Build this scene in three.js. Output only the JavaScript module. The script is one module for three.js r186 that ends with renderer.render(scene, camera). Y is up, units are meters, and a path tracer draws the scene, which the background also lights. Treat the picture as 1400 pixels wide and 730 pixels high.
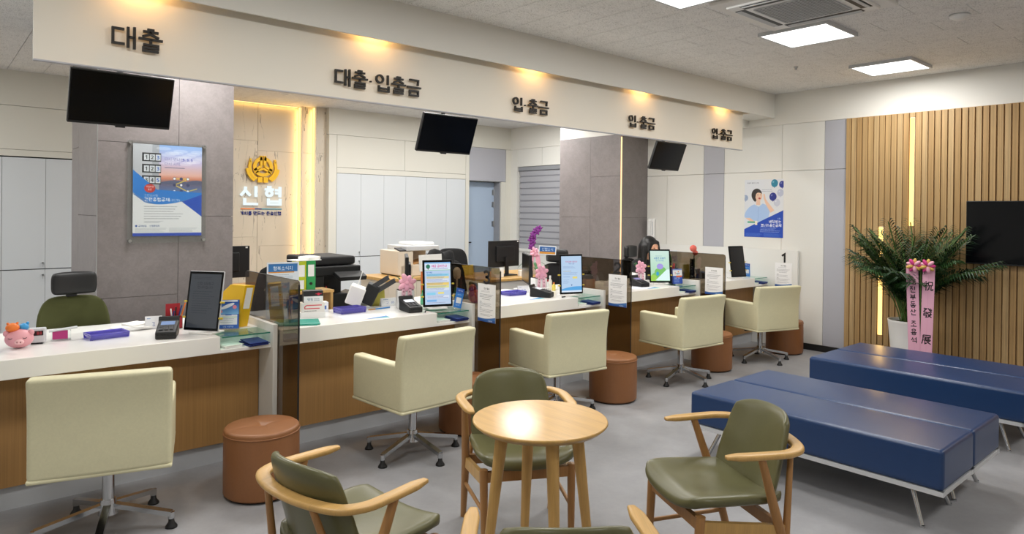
import * as THREE from 'three';
import { mergeGeometries, mergeVertices } from 'three/addons/utils/BufferGeometryUtils.js';
import { MarchingCubes } from 'three/addons/objects/MarchingCubes.js';
import { RectAreaLightUniformsLib } from 'three/addons/lights/RectAreaLightUniformsLib.js';
RectAreaLightUniformsLib.init();

// ---------------------------------------------------------------- camera, sky, exposure
const scene = new THREE.Scene();
scene.background = new THREE.Color(0x000000);            // a closed room: no sky reaches it
const FOCAL = 926.745, YAW = -0.851555, PITCH = -0.00455341, ROLL = 0.0105716, CENTRE_Y = 293.96;
const camera = new THREE.PerspectiveCamera(2 * Math.atan(365 / FOCAL) * 180 / Math.PI, 1400 / 730, 0.05, 60);
{
  const f = new THREE.Vector3(Math.cos(YAW) * Math.cos(PITCH), Math.sin(PITCH), Math.sin(YAW) * Math.cos(PITCH));
  const r = new THREE.Vector3(-Math.sin(YAW), 0, Math.cos(YAW)), u = new THREE.Vector3().crossVectors(r, f);
  const r2 = r.clone().multiplyScalar(Math.cos(ROLL)).addScaledVector(u, Math.sin(ROLL));
  const u2 = u.clone().multiplyScalar(Math.cos(ROLL)).addScaledVector(r, -Math.sin(ROLL));
  camera.quaternion.setFromRotationMatrix(new THREE.Matrix4().makeBasis(r2, u2, f.clone().negate()));
  camera.position.set(0, 1.5, 0);
  camera.setViewOffset(1400, 730, 0, 365 - CENTRE_Y, 1400, 730);
}
const renderer = new THREE.WebGLRenderer({ antialias: true });
renderer.toneMapping = THREE.LinearToneMapping;
renderer.toneMappingExposure = 1.22;
renderer.shadowMap.enabled = true;
renderer.shadowMap.type = THREE.PCFSoftShadowMap;

const PANEL_NITS = 21, STAFF_NITS = 30, SPOT_CD = 0.7, LED_NITS = 9;
const COOL = new THREE.Color(1.0, 0.985, 0.955), WARM = new THREE.Color(1.0, 0.54, 0.17), LED_WARM = new THREE.Color(1.0, 0.60, 0.17);

// ---------------------------------------------------------------- helpers
let seedState = 20240607;
const rnd = () => { seedState = (seedState + 0x6d2b79f5) | 0; let t = Math.imul(seedState ^ (seedState >>> 15), 1 | seedState); t = (t + Math.imul(t ^ (t >>> 7), 61 | t)) ^ t; return ((t ^ (t >>> 14)) >>> 0) / 4294967296; };
const rr = (a, b) => a + (b - a) * rnd();
const V = (x, y, z) => new THREE.Vector3(x, y, z);
const used = new Map();
function numbered(name) { const n = used.get(name) || 0; used.set(name, n + 1); return n ? `${name}_${String(n).padStart(3, '0')}` : name; }
function shade(o) { o.castShadow = true; o.receiveShadow = true; return o; }

// every geometry: position, normal, uv, not indexed
function plain(g) {
  let n = g.index ? g.toNonIndexed() : g;
  if (!n.attributes.normal) n.computeVertexNormals();
  for (const k of Object.keys(n.attributes)) if (!['position', 'normal', 'uv'].includes(k)) n.deleteAttribute(k);
  if (!n.attributes.uv) n.setAttribute('uv', new THREE.Float32BufferAttribute(new Float32Array(n.attributes.position.count * 2), 2));
  n.clearGroups(); n.morphAttributes = {};
  return n;
}
function metric(g) {                                  // uv in metres from the dominant axis of each vertex normal
  const n = plain(g), p = n.attributes.position, q = n.attributes.normal, uv = n.attributes.uv;
  for (let i = 0; i < p.count; i += 3) {
    let ax = 0, ay = 0, az = 0;
    for (let k = 0; k < 3; k++) { ax += Math.abs(q.getX(i + k)); ay += Math.abs(q.getY(i + k)); az += Math.abs(q.getZ(i + k)); }
    for (let k = 0; k < 3; k++) {
      const x = p.getX(i + k), y = p.getY(i + k), z = p.getZ(i + k);
      if (ay >= ax && ay >= az) uv.setXY(i + k, x, z); else if (ax >= az) uv.setXY(i + k, z, y); else uv.setXY(i + k, x, y);
    }
  }
  return n;
}
function merged(list) {
  const a = (Array.isArray(list) ? list : [list]).map(plain);
  return a.length === 1 ? a[0] : mergeGeometries(a, false);
}
const at = (g, x, y, z, rx = 0, ry = 0, rz = 0) => { g.applyMatrix4(new THREE.Matrix4().compose(V(x, y, z), new THREE.Quaternion().setFromEuler(new THREE.Euler(rx, ry, rz)), V(1, 1, 1))); return g; };
const box = (w, h, d, x = 0, y = 0, z = 0) => metric(new THREE.BoxGeometry(w, h, d)).translate(x, y, z);
const span = (x0, x1, y0, y1, z0, z1) => metric(new THREE.BoxGeometry(Math.abs(x1 - x0), Math.abs(y1 - y0), Math.abs(z1 - z0)).translate((x0 + x1) / 2, (y0 + y1) / 2, (z0 + z1) / 2));
const cyl = (r0, r1, h, x = 0, y = 0, z = 0, n = 24) => metric(new THREE.CylinderGeometry(r1, r0, h, n)).translate(x, y, z);   // r0 below, r1 above
function smooth(g) { const q = mergeVertices((() => { const c = g.index ? g.toNonIndexed() : g; const b = new THREE.BufferGeometry(); b.setAttribute('position', c.attributes.position); return b; })(), 1e-5); q.computeVertexNormals(); return q; }
function lathe(pts, n = 40) { return metric(new THREE.LatheGeometry(pts.map(([r, y]) => new THREE.Vector2(Math.max(r, 1e-4), y)), n)); }
// a box with rounded edges and a grid fine enough to be bent by fn(v)
function rbox(w, h, d, r, inner = 1, fn = null, cs = 3) {
  const axis = (a) => { const l = []; for (let i = 0; i <= cs; i++) l.push(-a / 2 + r * (1 - Math.cos((i / cs) * Math.PI / 2))); for (let i = 1; i < inner; i++) l.push(-a / 2 + r + (a - 2 * r) * i / inner); for (let i = cs; i >= 0; i--) l.push(a / 2 - r * (1 - Math.cos((i / cs) * Math.PI / 2))); return l; };
  const X = axis(w), Y = axis(h), Z = axis(d), pos = [];
  const put = (x, y, z) => {
    const ix = THREE.MathUtils.clamp(x, -w / 2 + r, w / 2 - r), iy = THREE.MathUtils.clamp(y, -h / 2 + r, h / 2 - r), iz = THREE.MathUtils.clamp(z, -d / 2 + r, d / 2 - r);
    const v = V(x - ix, y - iy, z - iz), l = v.length(); if (l > 1e-9) v.multiplyScalar(r / l); v.add(V(ix, iy, iz)); if (fn) fn(v); return v;
  };
  const face = (A, B, f, flip) => { for (let i = 0; i < A.length - 1; i++) for (let j = 0; j < B.length - 1; j++) { const a = f(A[i], B[j]), b = f(A[i + 1], B[j]), c = f(A[i + 1], B[j + 1]), e = f(A[i], B[j + 1]); const q = flip ? [a, c, b, a, e, c] : [a, b, c, a, c, e]; for (const v of q) pos.push(v.x, v.y, v.z); } };
  face(X, Y, (x, y) => put(x, y, d / 2)); face(X, Y, (x, y) => put(x, y, -d / 2), true);
  face(X, Z, (x, z) => put(x, h / 2, z), true); face(X, Z, (x, z) => put(x, -h / 2, z));
  face(Y, Z, (y, z) => put(w / 2, y, z)); face(Y, Z, (y, z) => put(-w / 2, y, z), true);
  const g = new THREE.BufferGeometry(); g.setAttribute('position', new THREE.Float32BufferAttribute(pos, 3));
  return metric(smooth(g));
}
// a padded slab in the x-y plane: outline a rounded rectangle, thin at the rim; fn bends it
function pad(w, h, t, { k = 0.55, n = 14, power = 8, fn = null } = {}) {
  const pos = [], P = (u, v, s) => {
    const x = u * (1 - k * 0.25 * v ** 4 * u * u), y = v * (1 - k * 0.25 * u ** 4 * v * v);
    const e = Math.pow(Math.max(0, 1 - Math.max(Math.abs(u), Math.abs(v)) ** power), 0.5);
    const o = V(x * w / 2, y * h / 2, s * t / 2 * e); if (fn) fn(o, u, v, s); return o;
  };
  const U = []; for (let i = 0; i <= n; i++) { const s = -1 + 2 * i / n; U.push(Math.sign(s) * (1 - (1 - Math.abs(s)) ** 1.7)); }
  for (const s of [1, -1]) for (let i = 0; i < n; i++) for (let j = 0; j < n; j++) {
    const a = P(U[i], U[j], s), b = P(U[i + 1], U[j], s), c = P(U[i + 1], U[j + 1], s), d = P(U[i], U[j + 1], s);
    for (const v of s > 0 ? [a, b, c, a, c, d] : [a, c, b, a, d, c]) pos.push(v.x, v.y, v.z);
  }
  const g = new THREE.BufferGeometry(); g.setAttribute('position', new THREE.Float32BufferAttribute(pos, 3));
  return metric(smooth(g));
}
function rod(a, b, r0, r1 = r0, n = 12) {              // tapered round bar from a to b
  const d = V().subVectors(b, a), g = new THREE.CylinderGeometry(r1, r0, d.length(), n);
  g.applyQuaternion(new THREE.Quaternion().setFromUnitVectors(V(0, 1, 0), d.clone().normalize())); const m = a.clone().add(b).multiplyScalar(0.5);
  return plain(g.translate(m.x, m.y, m.z));
}
function bar(a, b, w, t, up = V(0, 1, 0)) {            // flat bar from a to b, w across, t along up
  const d = V().subVectors(b, a), L = d.length(); d.normalize(); const s = V().crossVectors(d, up).normalize(), u = V().crossVectors(s, d);
  const g = metric(new THREE.BoxGeometry(w, t, L)); g.applyMatrix4(new THREE.Matrix4().makeBasis(s, u, d.clone().negate())); const m = a.clone().add(b).multiplyScalar(0.5);
  return g.translate(m.x, m.y, m.z);
}
const tube = (pts, r, n = 24, k = 8) => plain(new THREE.TubeGeometry(new THREE.CatmullRomCurve3(pts.map((p) => p.isVector3 ? p : V(...p))), n, r, k, false));
function sweep(pts, prof, n = 40) {                    // a closed profile [x, y] carried along a curve, x across (level), y up; ends capped
  const c = new THREE.CatmullRomCurve3(pts.map((p) => V(...p))), rings = [], pos = [];
  for (let i = 0; i <= n; i++) { const p = c.getPoint(i / n), t = c.getTangent(i / n), s = V().crossVectors(t, V(0, 1, 0)).normalize(), u = V().crossVectors(s, t); const e = Math.min(1, 0.55 + 8 * Math.min(i, n - i) / n); rings.push(prof.map(([a, b]) => p.clone().addScaledVector(s, a * e).addScaledVector(u, b * Math.min(1, e + 0.1)))); }
  const m = prof.length, tri = (a, b, d) => pos.push(a.x, a.y, a.z, b.x, b.y, b.z, d.x, d.y, d.z);
  for (let i = 0; i < n; i++) for (let j = 0; j < m; j++) { const a = rings[i][j], b = rings[i][(j + 1) % m], d = rings[i + 1][(j + 1) % m], e = rings[i + 1][j]; tri(a, d, b); tri(a, e, d); }
  for (let j = 1; j < m - 1; j++) { tri(rings[0][0], rings[0][j], rings[0][j + 1]); tri(rings[n][0], rings[n][j + 1], rings[n][j]); }
  const g = new THREE.BufferGeometry(); g.setAttribute('position', new THREE.Float32BufferAttribute(pos, 3)); return metric(smooth(g));
}
const ovalProfile = (a, b, n = 10) => Array.from({ length: n }, (_, i) => { const t = i / n * Math.PI * 2, c = Math.cos(t), s = Math.sin(t); return [a * Math.sign(c) * Math.abs(c) ** 0.6, b * Math.sign(s) * Math.abs(s) ** 0.6]; });

function part(name, geos, m, parent, label) {
  const o = shade(new THREE.Mesh(geos.isBufferGeometry && Array.isArray(m) ? geos : merged(geos), m)); o.name = parent === scene ? numbered(name) : name; parent.add(o);
  if (label) o.userData.label = label; return o;
}
function tag(o, label, category, group) { o.userData.label = label; o.userData.category = category; if (group) o.userData.group = group; return o; }
function thing(name, label, category, [x, y, z] = [0, 0, 0], turn = 0, group) {
  const o = new THREE.Group(); o.name = numbered(name); scene.add(o); o.position.set(x, y, z); o.rotation.y = turn; return tag(o, label, category, group);
}
function single(name, geos, m, label, category, [x, y, z] = [0, 0, 0], turn = 0, group) { const o = part(name, geos, m, scene); o.position.set(x, y, z); o.rotation.y = turn; return tag(o, label, category, group); }
function copy(o, [x, y, z], turn, label, group) { const c = o.clone(); c.name = numbered(o.name.replace(/_\d{3}$/, '')); scene.add(c); c.position.set(x, y, z); c.rotation.set(0, turn, 0); c.userData = { ...o.userData }; if (label) c.userData.label = label; if (group) c.userData.group = group; return c; }
function struct(name, geos, m, parent = scene) { const o = part(name, geos, m, parent); if (parent === scene) { o.name = name; o.userData.kind = 'structure'; } return o; }
function structGroup(name) { const o = new THREE.Group(); o.name = name; o.userData.kind = 'structure'; scene.add(o); return o; }

// ---------------------------------------------------------------- textures
function noise2(w, h, cells, rng) {                    // tiling value noise in 0..1
  const cx = cells[0], cy = cells[1], g = new Float32Array(cx * cy); for (let i = 0; i < g.length; i++) g[i] = rng();
  const out = new Float32Array(w * h), s = (t) => t * t * (3 - 2 * t);
  for (let y = 0; y < h; y++) { const fy = y / h * cy, y0 = Math.floor(fy), ty = s(fy - y0); for (let x = 0; x < w; x++) { const fx = x / w * cx, x0 = Math.floor(fx), tx = s(fx - x0); const a = g[(y0 % cy) * cx + x0 % cx], b = g[(y0 % cy) * cx + (x0 + 1) % cx], c = g[((y0 + 1) % cy) * cx + x0 % cx], d = g[((y0 + 1) % cy) * cx + (x0 + 1) % cx]; out[y * w + x] = (a + (b - a) * tx) * (1 - ty) + (c + (d - c) * tx) * ty; } }
  return out;
}
function layered(w, h, list) { const out = new Float32Array(w * h); for (const [cx, cy, amp] of list) { const n = noise2(w, h, [cx, cy], rnd); for (let i = 0; i < out.length; i++) out[i] += (n[i] - 0.5) * amp; } return out; }
function dataTex(w, h, f, srgb, size) {                // f(i) -> [r, g, b] 0..1; size: metres per repeat
  const d = new Uint8Array(w * h * 4); for (let i = 0; i < w * h; i++) { const c = f(i); for (let k = 0; k < 3; k++) d[i * 4 + k] = Math.max(0, Math.min(255, Math.round(c[k] * 255))); d[i * 4 + 3] = 255; }
  const t = new THREE.DataTexture(d, w, h); t.wrapS = t.wrapT = THREE.RepeatWrapping; t.magFilter = THREE.LinearFilter; t.minFilter = THREE.LinearMipmapLinearFilter; t.generateMipmaps = true;
  if (srgb) t.colorSpace = THREE.SRGBColorSpace; if (size) t.repeat.set(1 / size[0], 1 / size[1]); t.needsUpdate = true; return t;
}
const lum = (a) => [a, a, a];
// wood: grain along v
const woodN = layered(512, 512, [[180, 3, 0.22], [90, 2, 0.16], [40, 2, 0.12], [256, 12, 0.12], [9, 1, 0.14]]);
const woodTex = (size) => dataTex(512, 512, (i) => { const v = 0.86 + woodN[i] * 0.62; return [v, v * 0.985, v * 0.95]; }, true, size);
const WOOD = woodTex([0.5, 1.6]), WOODBUMP = dataTex(512, 512, (i) => lum(0.5 + woodN[i] * 0.7), false, [0.5, 1.6]);
const veneerN = layered(512, 512, [[400, 6, 0.3], [150, 3, 0.1], [20, 1, 0.06]]);
const VENEER = dataTex(512, 512, (i) => { const v = 0.9 + veneerN[i] * 0.3; return [v, v * 0.985, v * 0.95]; }, true, [0.8, 1.6]);
// cathedral grain for table and chair faces
const ringN = layered(512, 512, [[4, 3, 0.9], [9, 5, 0.35], [30, 8, 0.1]]), poreN = layered(512, 512, [[200, 14, 0.5]]);
const OAK = dataTex(512, 512, (i) => { const x = (i % 512) / 512, a = Math.sin((x * 7 + ringN[i] * 1.5) * 6.283); const v = 0.93 - 0.03 * Math.max(0, a) + poreN[i] * 0.12; return [v, v * 0.98, v * 0.93]; }, true, [0.42, 0.9]);
const floorN = layered(1024, 1024, [[3, 3, 0.5], [7, 6, 0.45], [17, 15, 0.28], [44, 40, 0.16], [128, 128, 0.1], [400, 400, 0.08]]);
const FLOOR = dataTex(1024, 1024, (i) => { const v = 0.84 + floorN[i] * 0.22; return [v, v, v * 1.005]; }, true, [3.1, 3.1]);
const FLOORROUGH = dataTex(1024, 1024, (i) => lum(0.62 + floorN[i] * 0.22), false, [3.1, 3.1]);
const fineN = layered(256, 256, [[128, 128, 0.5], [64, 64, 0.3], [256, 256, 0.4]]);
const CEILC = (() => { const p = layered(512, 512, [[256, 256, 0.5], [120, 120, 0.5], [12, 12, 0.1]]); return dataTex(512, 512, (i) => { const hole = p[i] < -0.27 ? 0.5 : 1; const v = (0.98 + p[i] * 0.3) * hole; return lum(v); }, true, [0.45, 0.45]); })();
const FINE = dataTex(256, 256, (i) => lum(0.5 + fineN[i]), false, [0.12, 0.12]);
const leatherN = layered(256, 256, [[60, 60, 0.5], [120, 120, 0.4], [8, 8, 0.3]]);
const LEATHER = dataTex(256, 256, (i) => lum(0.5 + leatherN[i] * 0.6), false, [0.09, 0.09]);
const LEATHERC = dataTex(256, 256, (i) => lum(0.97 + leatherN[i] * 0.035), true, [0.4, 0.4]);
const STONE = (() => { const n = layered(512, 512, [[6, 6, 0.25], [20, 20, 0.2], [70, 70, 0.2], [256, 256, 0.2]]); return dataTex(512, 512, (i) => { const v = 0.9 + n[i] * 0.22; return [v, v * 0.99, v]; }, true, [0.9, 0.9]); })();
const MARBLE = (() => {
  const a = layered(512, 1024, [[5, 2, 1.2], [16, 7, 0.7], [60, 22, 0.3]]), b = layered(512, 1024, [[8, 5, 0.8], [3, 2, 0.8]]), c = layered(512, 1024, [[120, 50, 0.7], [40, 22, 0.6]]);
  return dataTex(512, 1024, (i) => { const x = (i % 512) / 512; const s = Math.abs(Math.sin((x * 10 + a[i] * 1.1) * Math.PI)); let v = s < 0.07 && c[i] > -0.12 && b[i] > -0.2 ? 0.72 + s * 4 : 1; const sp = c[i] > 0.34 && b[i] > 0.06 ? 0.72 : 1; v = Math.min(v, sp); const base = 0.9 + b[i] * 0.07; return [base * v, base * 0.975 * v, base * 0.93 * v]; }, true, [1.25, 2.4]);
})();
const MESHFAB = dataTex(64, 64, (i) => { const x = i % 64, y = (i / 64) | 0; return lum((x % 4 < 2) === (y % 4 < 2) ? 0.95 : 0.7); }, true, [0.05, 0.05]);

// ---------------------------------------------------------------- materials
const std = (color, roughness = 0.6, o = {}) => new THREE.MeshStandardMaterial({ color, roughness, ...o });
const lin = (r, g, b) => new THREE.Color().setRGB(r, g, b);
const M = {
  floor: std(0xa9a9ab, 1, { map: FLOOR, roughnessMap: FLOORROUGH }),
  ceiling: std(0xf1f0ee, 0.95, { map: CEILC, bumpMap: CEILC, bumpScale: 0.0006 }),
  seam: std(0x55524e, 0.9),
  paint: std(0xe6e4dd, 0.62, { bumpMap: FINE, bumpScale: 0.00015 }),
  header: std(0xe9e4d8, 0.6, { bumpMap: FINE, bumpScale: 0.00012 }),
  panelCream: std(0xdedcd2, 0.5),
  panelWhite: std(0xe2e1db, 0.5),
  panelGrey: std(0xb2b3bb, 0.5),
  laminate: std(0xd5dade, 0.42),
  gap: std(0x3c3a38, 0.9),
  stone: std(0x928c8a, 0.42, { map: STONE }),
  grout: std(0x5d5957, 0.9),
  marble: std(0xe9e2d7, 0.35, { map: MARBLE }),
  slat: std(0xd1ae7b, 0.55, { map: WOOD, bumpMap: WOODBUMP, bumpScale: 0.0003 }),
  slat2: std(0xcaa571, 0.55, { map: WOOD, bumpMap: WOODBUMP, bumpScale: 0.0003 }),
  slat3: std(0xd8b888, 0.55, { map: WOOD, bumpMap: WOODBUMP, bumpScale: 0.0003 }),
  veneer: std(0xb78d58, 0.42, { map: VENEER }),
  oak: std(0xdab170, 0.36, { map: OAK }),
  oakTop: new THREE.MeshPhysicalMaterial({ color: 0xdeb36c, roughness: 0.5, map: OAK, clearcoat: 0.5, clearcoatRoughness: 0.14 }),
  oakDark: std(0xb98a58, 0.42, { map: OAK }),
  counter: new THREE.MeshPhysicalMaterial({ color: 0xefeeea, roughness: 0.28, clearcoat: 0.3, clearcoatRoughness: 0.12 }),
  boardWhite: std(0xe6e6e2, 0.4),
  kick: std(0xc9ccd0, 0.32, { metalness: 0.25 }),
  black: std(0x0f1012, 0.5), blackGloss: new THREE.MeshPhysicalMaterial({ color: 0x06080c, roughness: 0.16, specularIntensity: 0.45 }), blackMatte: std(0x1d1d1f, 0.75),
  skirting: std(0x1a1a1a, 0.5),
  darkGrey: std(0x3a3b3e, 0.55), midGrey: std(0x8f9196, 0.55), lightGrey: std(0xc7c9cb, 0.5),
  white: std(0xf0f0ee, 0.45), whiteMatte: std(0xeceae6, 0.8), paper: std(0xf3f2ee, 0.85),
  chrome: std(0xc9cbcd, 0.16, { metalness: 1 }), steel: std(0xb4b7ba, 0.34, { metalness: 1 }),
  frameWhite: std(0xd4d6d8, 0.38, { metalness: 0.3 }),
  cream: std(0xdfdab6, 0.46, { map: LEATHERC, bumpMap: LEATHER, bumpScale: 0.00025 }),
  creamSeam: std(0xdfdab6, 0.5),
  brown: std(0x93613a, 0.46, { map: LEATHERC, bumpMap: LEATHER, bumpScale: 0.0003 }),
  olive: new THREE.MeshPhysicalMaterial({ color: 0x64623f, roughness: 0.36, map: LEATHERC, bumpMap: LEATHER, bumpScale: 0.00012, clearcoat: 0.15, clearcoatRoughness: 0.35 }),
  blue: new THREE.MeshPhysicalMaterial({ color: 0x193a68, roughness: 0.34, map: LEATHERC, bumpMap: LEATHER, bumpScale: 0.00012, clearcoat: 0.2, clearcoatRoughness: 0.3 }),
  smoked: new THREE.MeshPhysicalMaterial({ color: lin(0.48, 0.43, 0.36), roughness: 0.03, transmission: 1, thickness: 0, ior: 1.5 }),
  clear: new THREE.MeshPhysicalMaterial({ color: lin(0.97, 0.98, 0.98), roughness: 0.04, transmission: 1, thickness: 0, ior: 1.45 }),
  glassGreen: new THREE.MeshPhysicalMaterial({ color: lin(0.7, 0.86, 0.8), roughness: 0.03, transmission: 1, thickness: 0, ior: 1.5 }),
  glassEdge: std(0x2f7a68, 0.25),
  purple: new THREE.MeshPhysicalMaterial({ color: lin(0.34, 0.3, 0.8), roughness: 0.15, transmission: 0.75, thickness: 0 }),
  meshGreen: std(0x55592a, 0.85, { map: MESHFAB }), blackFabric: std(0x1b1b1d, 0.9, { map: MESHFAB }),
  pinkRibbon: std(0xe9a9c1, 0.55, { side: THREE.DoubleSide }), pinkBow: std(0xefaec2, 0.4, { side: THREE.DoubleSide }), hotPink: std(0xd83f8d, 0.4, { side: THREE.DoubleSide }), goldBow: std(0xd9b45c, 0.35, { side: THREE.DoubleSide }),
  leaf: std(0x1a3c19, 0.5, { side: THREE.DoubleSide }), leaf2: std(0x244a1e, 0.5, { side: THREE.DoubleSide }), leaf3: std(0x122e14, 0.5, { side: THREE.DoubleSide }),
  orchidLeaf: std(0x2f6a35, 0.45, { side: THREE.DoubleSide }), stem: std(0x4b6b2c, 0.6), soil: std(0x3a2a20, 0.95),
  orchid: std(0x7d2a86, 0.6, { side: THREE.DoubleSide }), orchidDeep: std(0x551760, 0.6), coral: std(0xd9665a, 0.7),
  yellow: std(0xe8b90f, 0.45), yellowPale: std(0xeedb6a, 0.5), lime: std(0xb9c625, 0.5), green: std(0x2f9a57, 0.5), teal: std(0x0f8f7c, 0.55), blueInk: std(0x2a56b8, 0.5), navy: std(0x1d2f7a, 0.5), sky: std(0x3f8fd8, 0.5), red: std(0xa5222c, 0.5), orange: std(0xe87a2c, 0.5), pinkPig: std(0xe7a3ab, 0.5), skin: std(0xd9a384, 0.55), hair: std(0x0e0d0e, 0.45), beige: std(0xd9cdbb, 0.55), magenta: std(0xb12d74, 0.5), mint: std(0x69c79a, 0.5), olivePaper: std(0xb9b050, 0.8), kraft: std(0xb98a55, 0.85),
  emblem: std(0xf2bf1c, 0.38), letterBlack: std(0x17130f, 0.5),
  doorBlue: std(0xb0c2d8, 0.5), blind: std(0xa9aab0, 0.8), blindDark: std(0x8d8e95, 0.85),
};
const glow = (c, k) => new THREE.MeshStandardMaterial({ color: 0x000000, roughness: 1, emissive: c, emissiveIntensity: k });
M.panelGlow = glow(new THREE.Color(1, 0.99, 0.97), 3.0);
M.ledGlow = glow(LED_WARM, 2.2);
M.ledLine = glow(new THREE.Color(1, 0.62, 0.3), 1.6);
M.spotGlow = glow(WARM, 4);
M.letterGlow = glow(new THREE.Color(0.8, 0.92, 1), 0.92);

// ---------------------------------------------------------------- lettering: Korean syllables put together from strokes
const O_ = (cx, cy, r, ry = r) => ({ ring: [cx, cy, r, ry] });
const JAMO = {
  'ㄱ': [[[0.05, 0.08], [0.92, 0.08], [0.88, 0.95]]], 'ㄴ': [[[0.1, 0.05], [0.1, 0.92], [0.95, 0.92]]], 'ㄷ': [[[0.93, 0.08], [0.1, 0.08], [0.1, 0.92], [0.97, 0.92]]],
  'ㄹ': [[[0.08, 0.07], [0.9, 0.07], [0.9, 0.5], [0.1, 0.5], [0.1, 0.93], [0.95, 0.93]]], 'ㅁ': [[[0.1, 0.07], [0.9, 0.07], [0.9, 0.93], [0.1, 0.93], [0.1, 0.07]]],
  'ㅂ': [[[0.1, 0.04], [0.1, 0.93], [0.9, 0.93], [0.9, 0.04]], [[0.1, 0.5], [0.9, 0.5]]], 'ㅅ': [[[0.5, 0.05], [0.45, 0.45], [0.03, 0.95]], [[0.47, 0.42], [0.97, 0.95]]],
  'ㅇ': [O_(0.5, 0.5, 0.42)], 'ㅈ': [[[0.08, 0.08], [0.92, 0.08]], [[0.5, 0.1], [0.42, 0.5], [0.03, 0.95]], [[0.48, 0.45], [0.97, 0.95]]],
  'ㅊ': [[[0.3, 0.02], [0.7, 0.02]], [[0.06, 0.3], [0.94, 0.3]], [[0.5, 0.3], [0.4, 0.65], [0.03, 0.97]], [[0.48, 0.58], [0.97, 0.97]]],
  'ㅋ': [[[0.05, 0.08], [0.92, 0.08], [0.88, 0.95]], [[0.08, 0.5], [0.9, 0.48]]], 'ㅌ': [[[0.93, 0.07], [0.1, 0.07], [0.1, 0.93], [0.95, 0.93]], [[0.1, 0.5], [0.9, 0.5]]],
  'ㅍ': [[[0.05, 0.08], [0.95, 0.08]], [[0.3, 0.1], [0.3, 0.9]], [[0.7, 0.1], [0.7, 0.9]], [[0.02, 0.92], [0.98, 0.92]]],
  'ㅎ': [[[0.3, 0.02], [0.7, 0.02]], [[0.05, 0.26], [0.95, 0.26]], O_(0.5, 0.68, 0.29, 0.27)],
  'ㅏ': [[[0.35, 0], [0.35, 1]], [[0.35, 0.45], [0.9, 0.45]]], 'ㅐ': [[[0.18, 0.03], [0.18, 0.97]], [[0.82, 0], [0.82, 1]], [[0.18, 0.48], [0.82, 0.48]]],
  'ㅑ': [[[0.35, 0], [0.35, 1]], [[0.35, 0.33], [0.9, 0.33]], [[0.35, 0.62], [0.9, 0.62]]], 'ㅓ': [[[0.7, 0], [0.7, 1]], [[0.05, 0.45], [0.7, 0.45]]], 'ㅔ': [[[0.45, 0.03], [0.45, 0.97]], [[0.88, 0], [0.88, 1]], [[0, 0.45], [0.45, 0.45]]],
  'ㅕ': [[[0.7, 0], [0.7, 1]], [[0.05, 0.32], [0.7, 0.32]], [[0.05, 0.62], [0.7, 0.62]]], 'ㅣ': [[[0.6, 0], [0.6, 1]]],
  'ㅗ': [[[0, 0.85], [1, 0.85]], [[0.5, 0.1], [0.5, 0.85]]], 'ㅛ': [[[0, 0.85], [1, 0.85]], [[0.32, 0.1], [0.32, 0.85]], [[0.68, 0.1], [0.68, 0.85]]],
  'ㅜ': [[[0, 0.2], [1, 0.2]], [[0.5, 0.2], [0.5, 0.98]]], 'ㅠ': [[[0, 0.2], [1, 0.2]], [[0.32, 0.2], [0.32, 0.98]], [[0.68, 0.2], [0.68, 0.98]]], 'ㅡ': [[[0, 0.5], [1, 0.5]]],
};
const LEAD = 'ㄱㄲㄴㄷㄸㄹㅁㅂㅃㅅㅆㅇㅈㅉㅊㅋㅌㅍㅎ', VOWEL = ['ㅏ', 'ㅐ', 'ㅑ', 'ㅐ', 'ㅓ', 'ㅔ', 'ㅕ', 'ㅔ', 'ㅗ', 'ㅗㅏ', 'ㅗㅐ', 'ㅗㅣ', 'ㅛ', 'ㅜ', 'ㅜㅓ', 'ㅜㅔ', 'ㅜㅣ', 'ㅠ', 'ㅡ', 'ㅡㅣ', 'ㅣ'], TAIL = ['', 'ㄱ', 'ㄱ', 'ㄱ', 'ㄴ', 'ㄴ', 'ㄴ', 'ㄷ', 'ㄹ', 'ㄹ', 'ㄹ', 'ㄹ', 'ㄹ', 'ㄹ', 'ㄹ', 'ㄹ', 'ㅁ', 'ㅂ', 'ㅂ', 'ㅅ', 'ㅅ', 'ㅇ', 'ㅈ', 'ㅊ', 'ㅋ', 'ㅌ', 'ㅍ', 'ㅎ'];
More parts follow.
